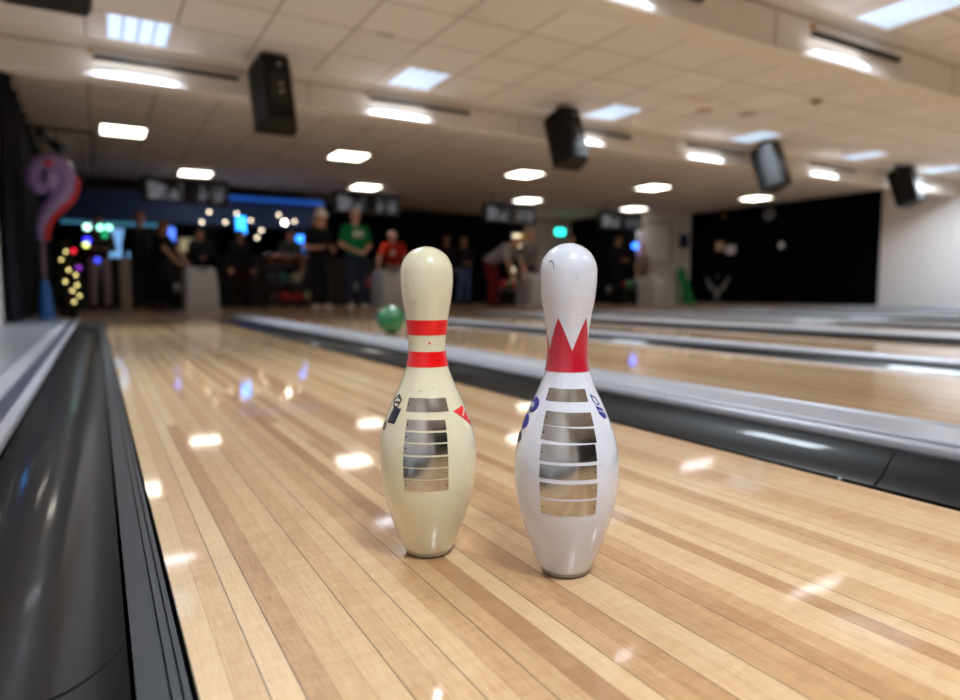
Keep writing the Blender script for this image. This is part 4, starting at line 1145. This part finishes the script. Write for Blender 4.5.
for k, (x, z, r) in enumerate(pth[:27]):
    a, b = pth[max(0, k-1)], pth[min(len(pth)-1, k+1)]
    dx, dz = b[0] - a[0], b[1] - a[1]; l = math.hypot(dx, dz)
    edge.append((x + dz / l * r * .95, -.03, z - dx / l * r * .95))
tube(bm, edge, [.028 + .007 * (k % 2) for k in range(len(edge))], 10)
mesh_obj('edge_trim', bm, RD, t, smooth=True, angle=60)['label'] = 'red beaded edge'
bm = BM(); ball(bm, (.06, -.13, 1.64), .04, 12, (1.1, .5, .8)); mesh_obj('patch', bm, RD, t, smooth=True)
bm = BM(); tube(bm, [(.03, -.13, 1.44), (.03, -.128, 1.58)], .014, 10); mesh_obj('vent_slot', bm, MT['dark'], t, smooth=True)
bm = BM(); tube(bm, [(-.04, 0, .40), (-.04, 0, .90)], .026, 12); mesh_obj('pole', bm, mat('mauve pole', (112, 96, 108), .5), t, smooth=True)
bm = BM(); tube(bm, [(-.03, 0, 0), (-.03, 0, .06), (-.035, 0, .34), (-.04, 0, .42)], [.075, .07, .05, .03], 16); mesh_obj('base', bm, mat('blue base', (26, 88, 150), .5), t, smooth=True, angle=40)

# small lit tree
t = thing('christmas_tree', 'small dark fir tree with warm lights beside the curtain', 'tree', (-.30, 9.6, 0))
GN = mat('dark fir needles', (20, 34, 24), .8, vary=.3)
bm = BM(); rng = random.Random(3)
for k in range(900):
    f = rng.random(); z = .12 + .82 * f; r = .24 * (1 - f) + .02
    a = rng.random() * 2 * PI; q = r * (.45 + .55 * rng.random())
    c = Vector((q * math.cos(a), q * math.sin(a), z))
    d = Vector((math.cos(a), math.sin(a), -.35 + rng.random() * .5)).normalized() * (.05 + .03 * rng.random())
    s = d.cross(Vector((0, 0, 1))).normalized() * .006
    v = [bm.verts.new(c - s), bm.verts.new(c + s), bm.verts.new(c + d)]
    w = bm.verts.new(c + Vector((0, 0, .008)))
    bm.faces.new(v); bm.faces.new((v[0], v[2], w)); bm.faces.new((v[1], w, v[2])); bm.faces.new((v[0], w, v[1]))
fo = mesh_obj('foliage', bm, GN, t)
bm = BM(); tube(bm, [(0, 0, 0), (0, 0, .9)], [.03, .008], 8); mesh_obj('trunk', bm, mat('bark', (60, 44, 34), .8), t)
bm = BM(); tube(bm, [(0, 0, 0), (0, 0, .12)], [.09, .11], 14); mesh_obj('pot', bm, MT['dark'], t)
WARM = emit('warm tree bulb', (236, 214, 140), 2.2)
for (dx, z) in ((.0, .80), (-.05, .70), (.02, .58), (.09, .52), (-.02, .44), (.10, .40), (.05, .33), (.12, .27), (.06, .20), (-.18, .24)):
    rr = .24 * (1 - (z - .12) / .82) + .02
    bm = BM(); ball(bm, (dx, -math.sqrt(max(.0004, rr * rr - dx * dx)) , z), .015, 10); mesh_obj('light_bulb', bm, WARM, t, smooth=True)

# rail and lamps under the ceiling at the left
t = thing('ceiling_rail', 'dark rail under the ceiling beside the left wall', 'rail', (0, 0, 0))
bm = BM(); box(bm, XL + .02, .07, 10.36, 10.40, ZC - .03, ZC, .004); mesh_obj('cross_rail', bm, MT['slot'], t)
bm = BM(); box(bm, .05, .07, 10.4, 12.7, ZC - .018, ZC); box(bm, XL + .1, .07, 12.68, 12.7, ZC - .018, ZC); mesh_obj('edge_rail', bm, mat('brown rail', (104, 86, 74), .7), t)
for k, (x, y, z, ax) in enumerate(((-.52, 10.15, 2.27, (.3, -.6, -.6)), (-.36, 10.2, 2.16, (.7, -.3, -.6)))):
    t = thing('spotlight', ['black spotlight on the left rail, upper one', 'black spotlight on the left rail, hanging just below the upper one'][k], 'spotlight', (x, y, z), 0, 'black spotlights by the left wall')
    d = Vector(ax).normalized()
    bm = BM(); tube(bm, [-d * .09, -d * .05, d * .07, d * .09], [.035, .06, .065, .075], 16); mesh_obj('can', bm, MT['dark'], t, smooth=True, angle=40)
    bm = BM(); tube(bm, [d * .085, d * .093], .058, 16); mesh_obj('lens', bm, MT['speaker_grey'], t)
    bm = BM(); tube(bm, [(0, 0, .03), (0, .02, 2.40 - z)], .012, 8); mesh_obj('yoke', bm, MT['metal'], t)

# ------------------------------------------------------------------ world, camera, view
w = bpy.data.worlds.new('world'); SC.world = w; w.use_nodes = True
w.node_tree.nodes['Background'].inputs['Color'].default_value = (.05, .055, .06, 1)
w.node_tree.nodes['Background'].inputs['Strength'].default_value = 1.0

cd = bpy.data.cameras.new('camera'); cam = bpy.data.objects.new('camera', cd); COL.objects.link(cam)
cd.sensor_width = 36; cd.lens = 667.0 / 960 * 36
cam.location = (0, 0, .327)
cam.rotation_euler = (R(90 - 5.05), 0, R(-29.8))
cd.dof.use_dof = True; cd.dof.focus_distance = .745; cd.dof.aperture_fstop = 2.8
cd.clip_start = .02; cd.clip_end = 100
SC.camera = cam

SC.view_settings.view_transform = 'Standard'; SC.view_settings.look = 'None'
SC.view_settings.gamma = 1.0; SC.view_settings.use_curve_mapping = False
SC.view_settings.exposure = 1.15
SC.cycles.use_denoising = True
SC.cycles.max_bounces = 10; SC.cycles.diffuse_bounces = 5
SC.cycles.sample_clamp_indirect = 8
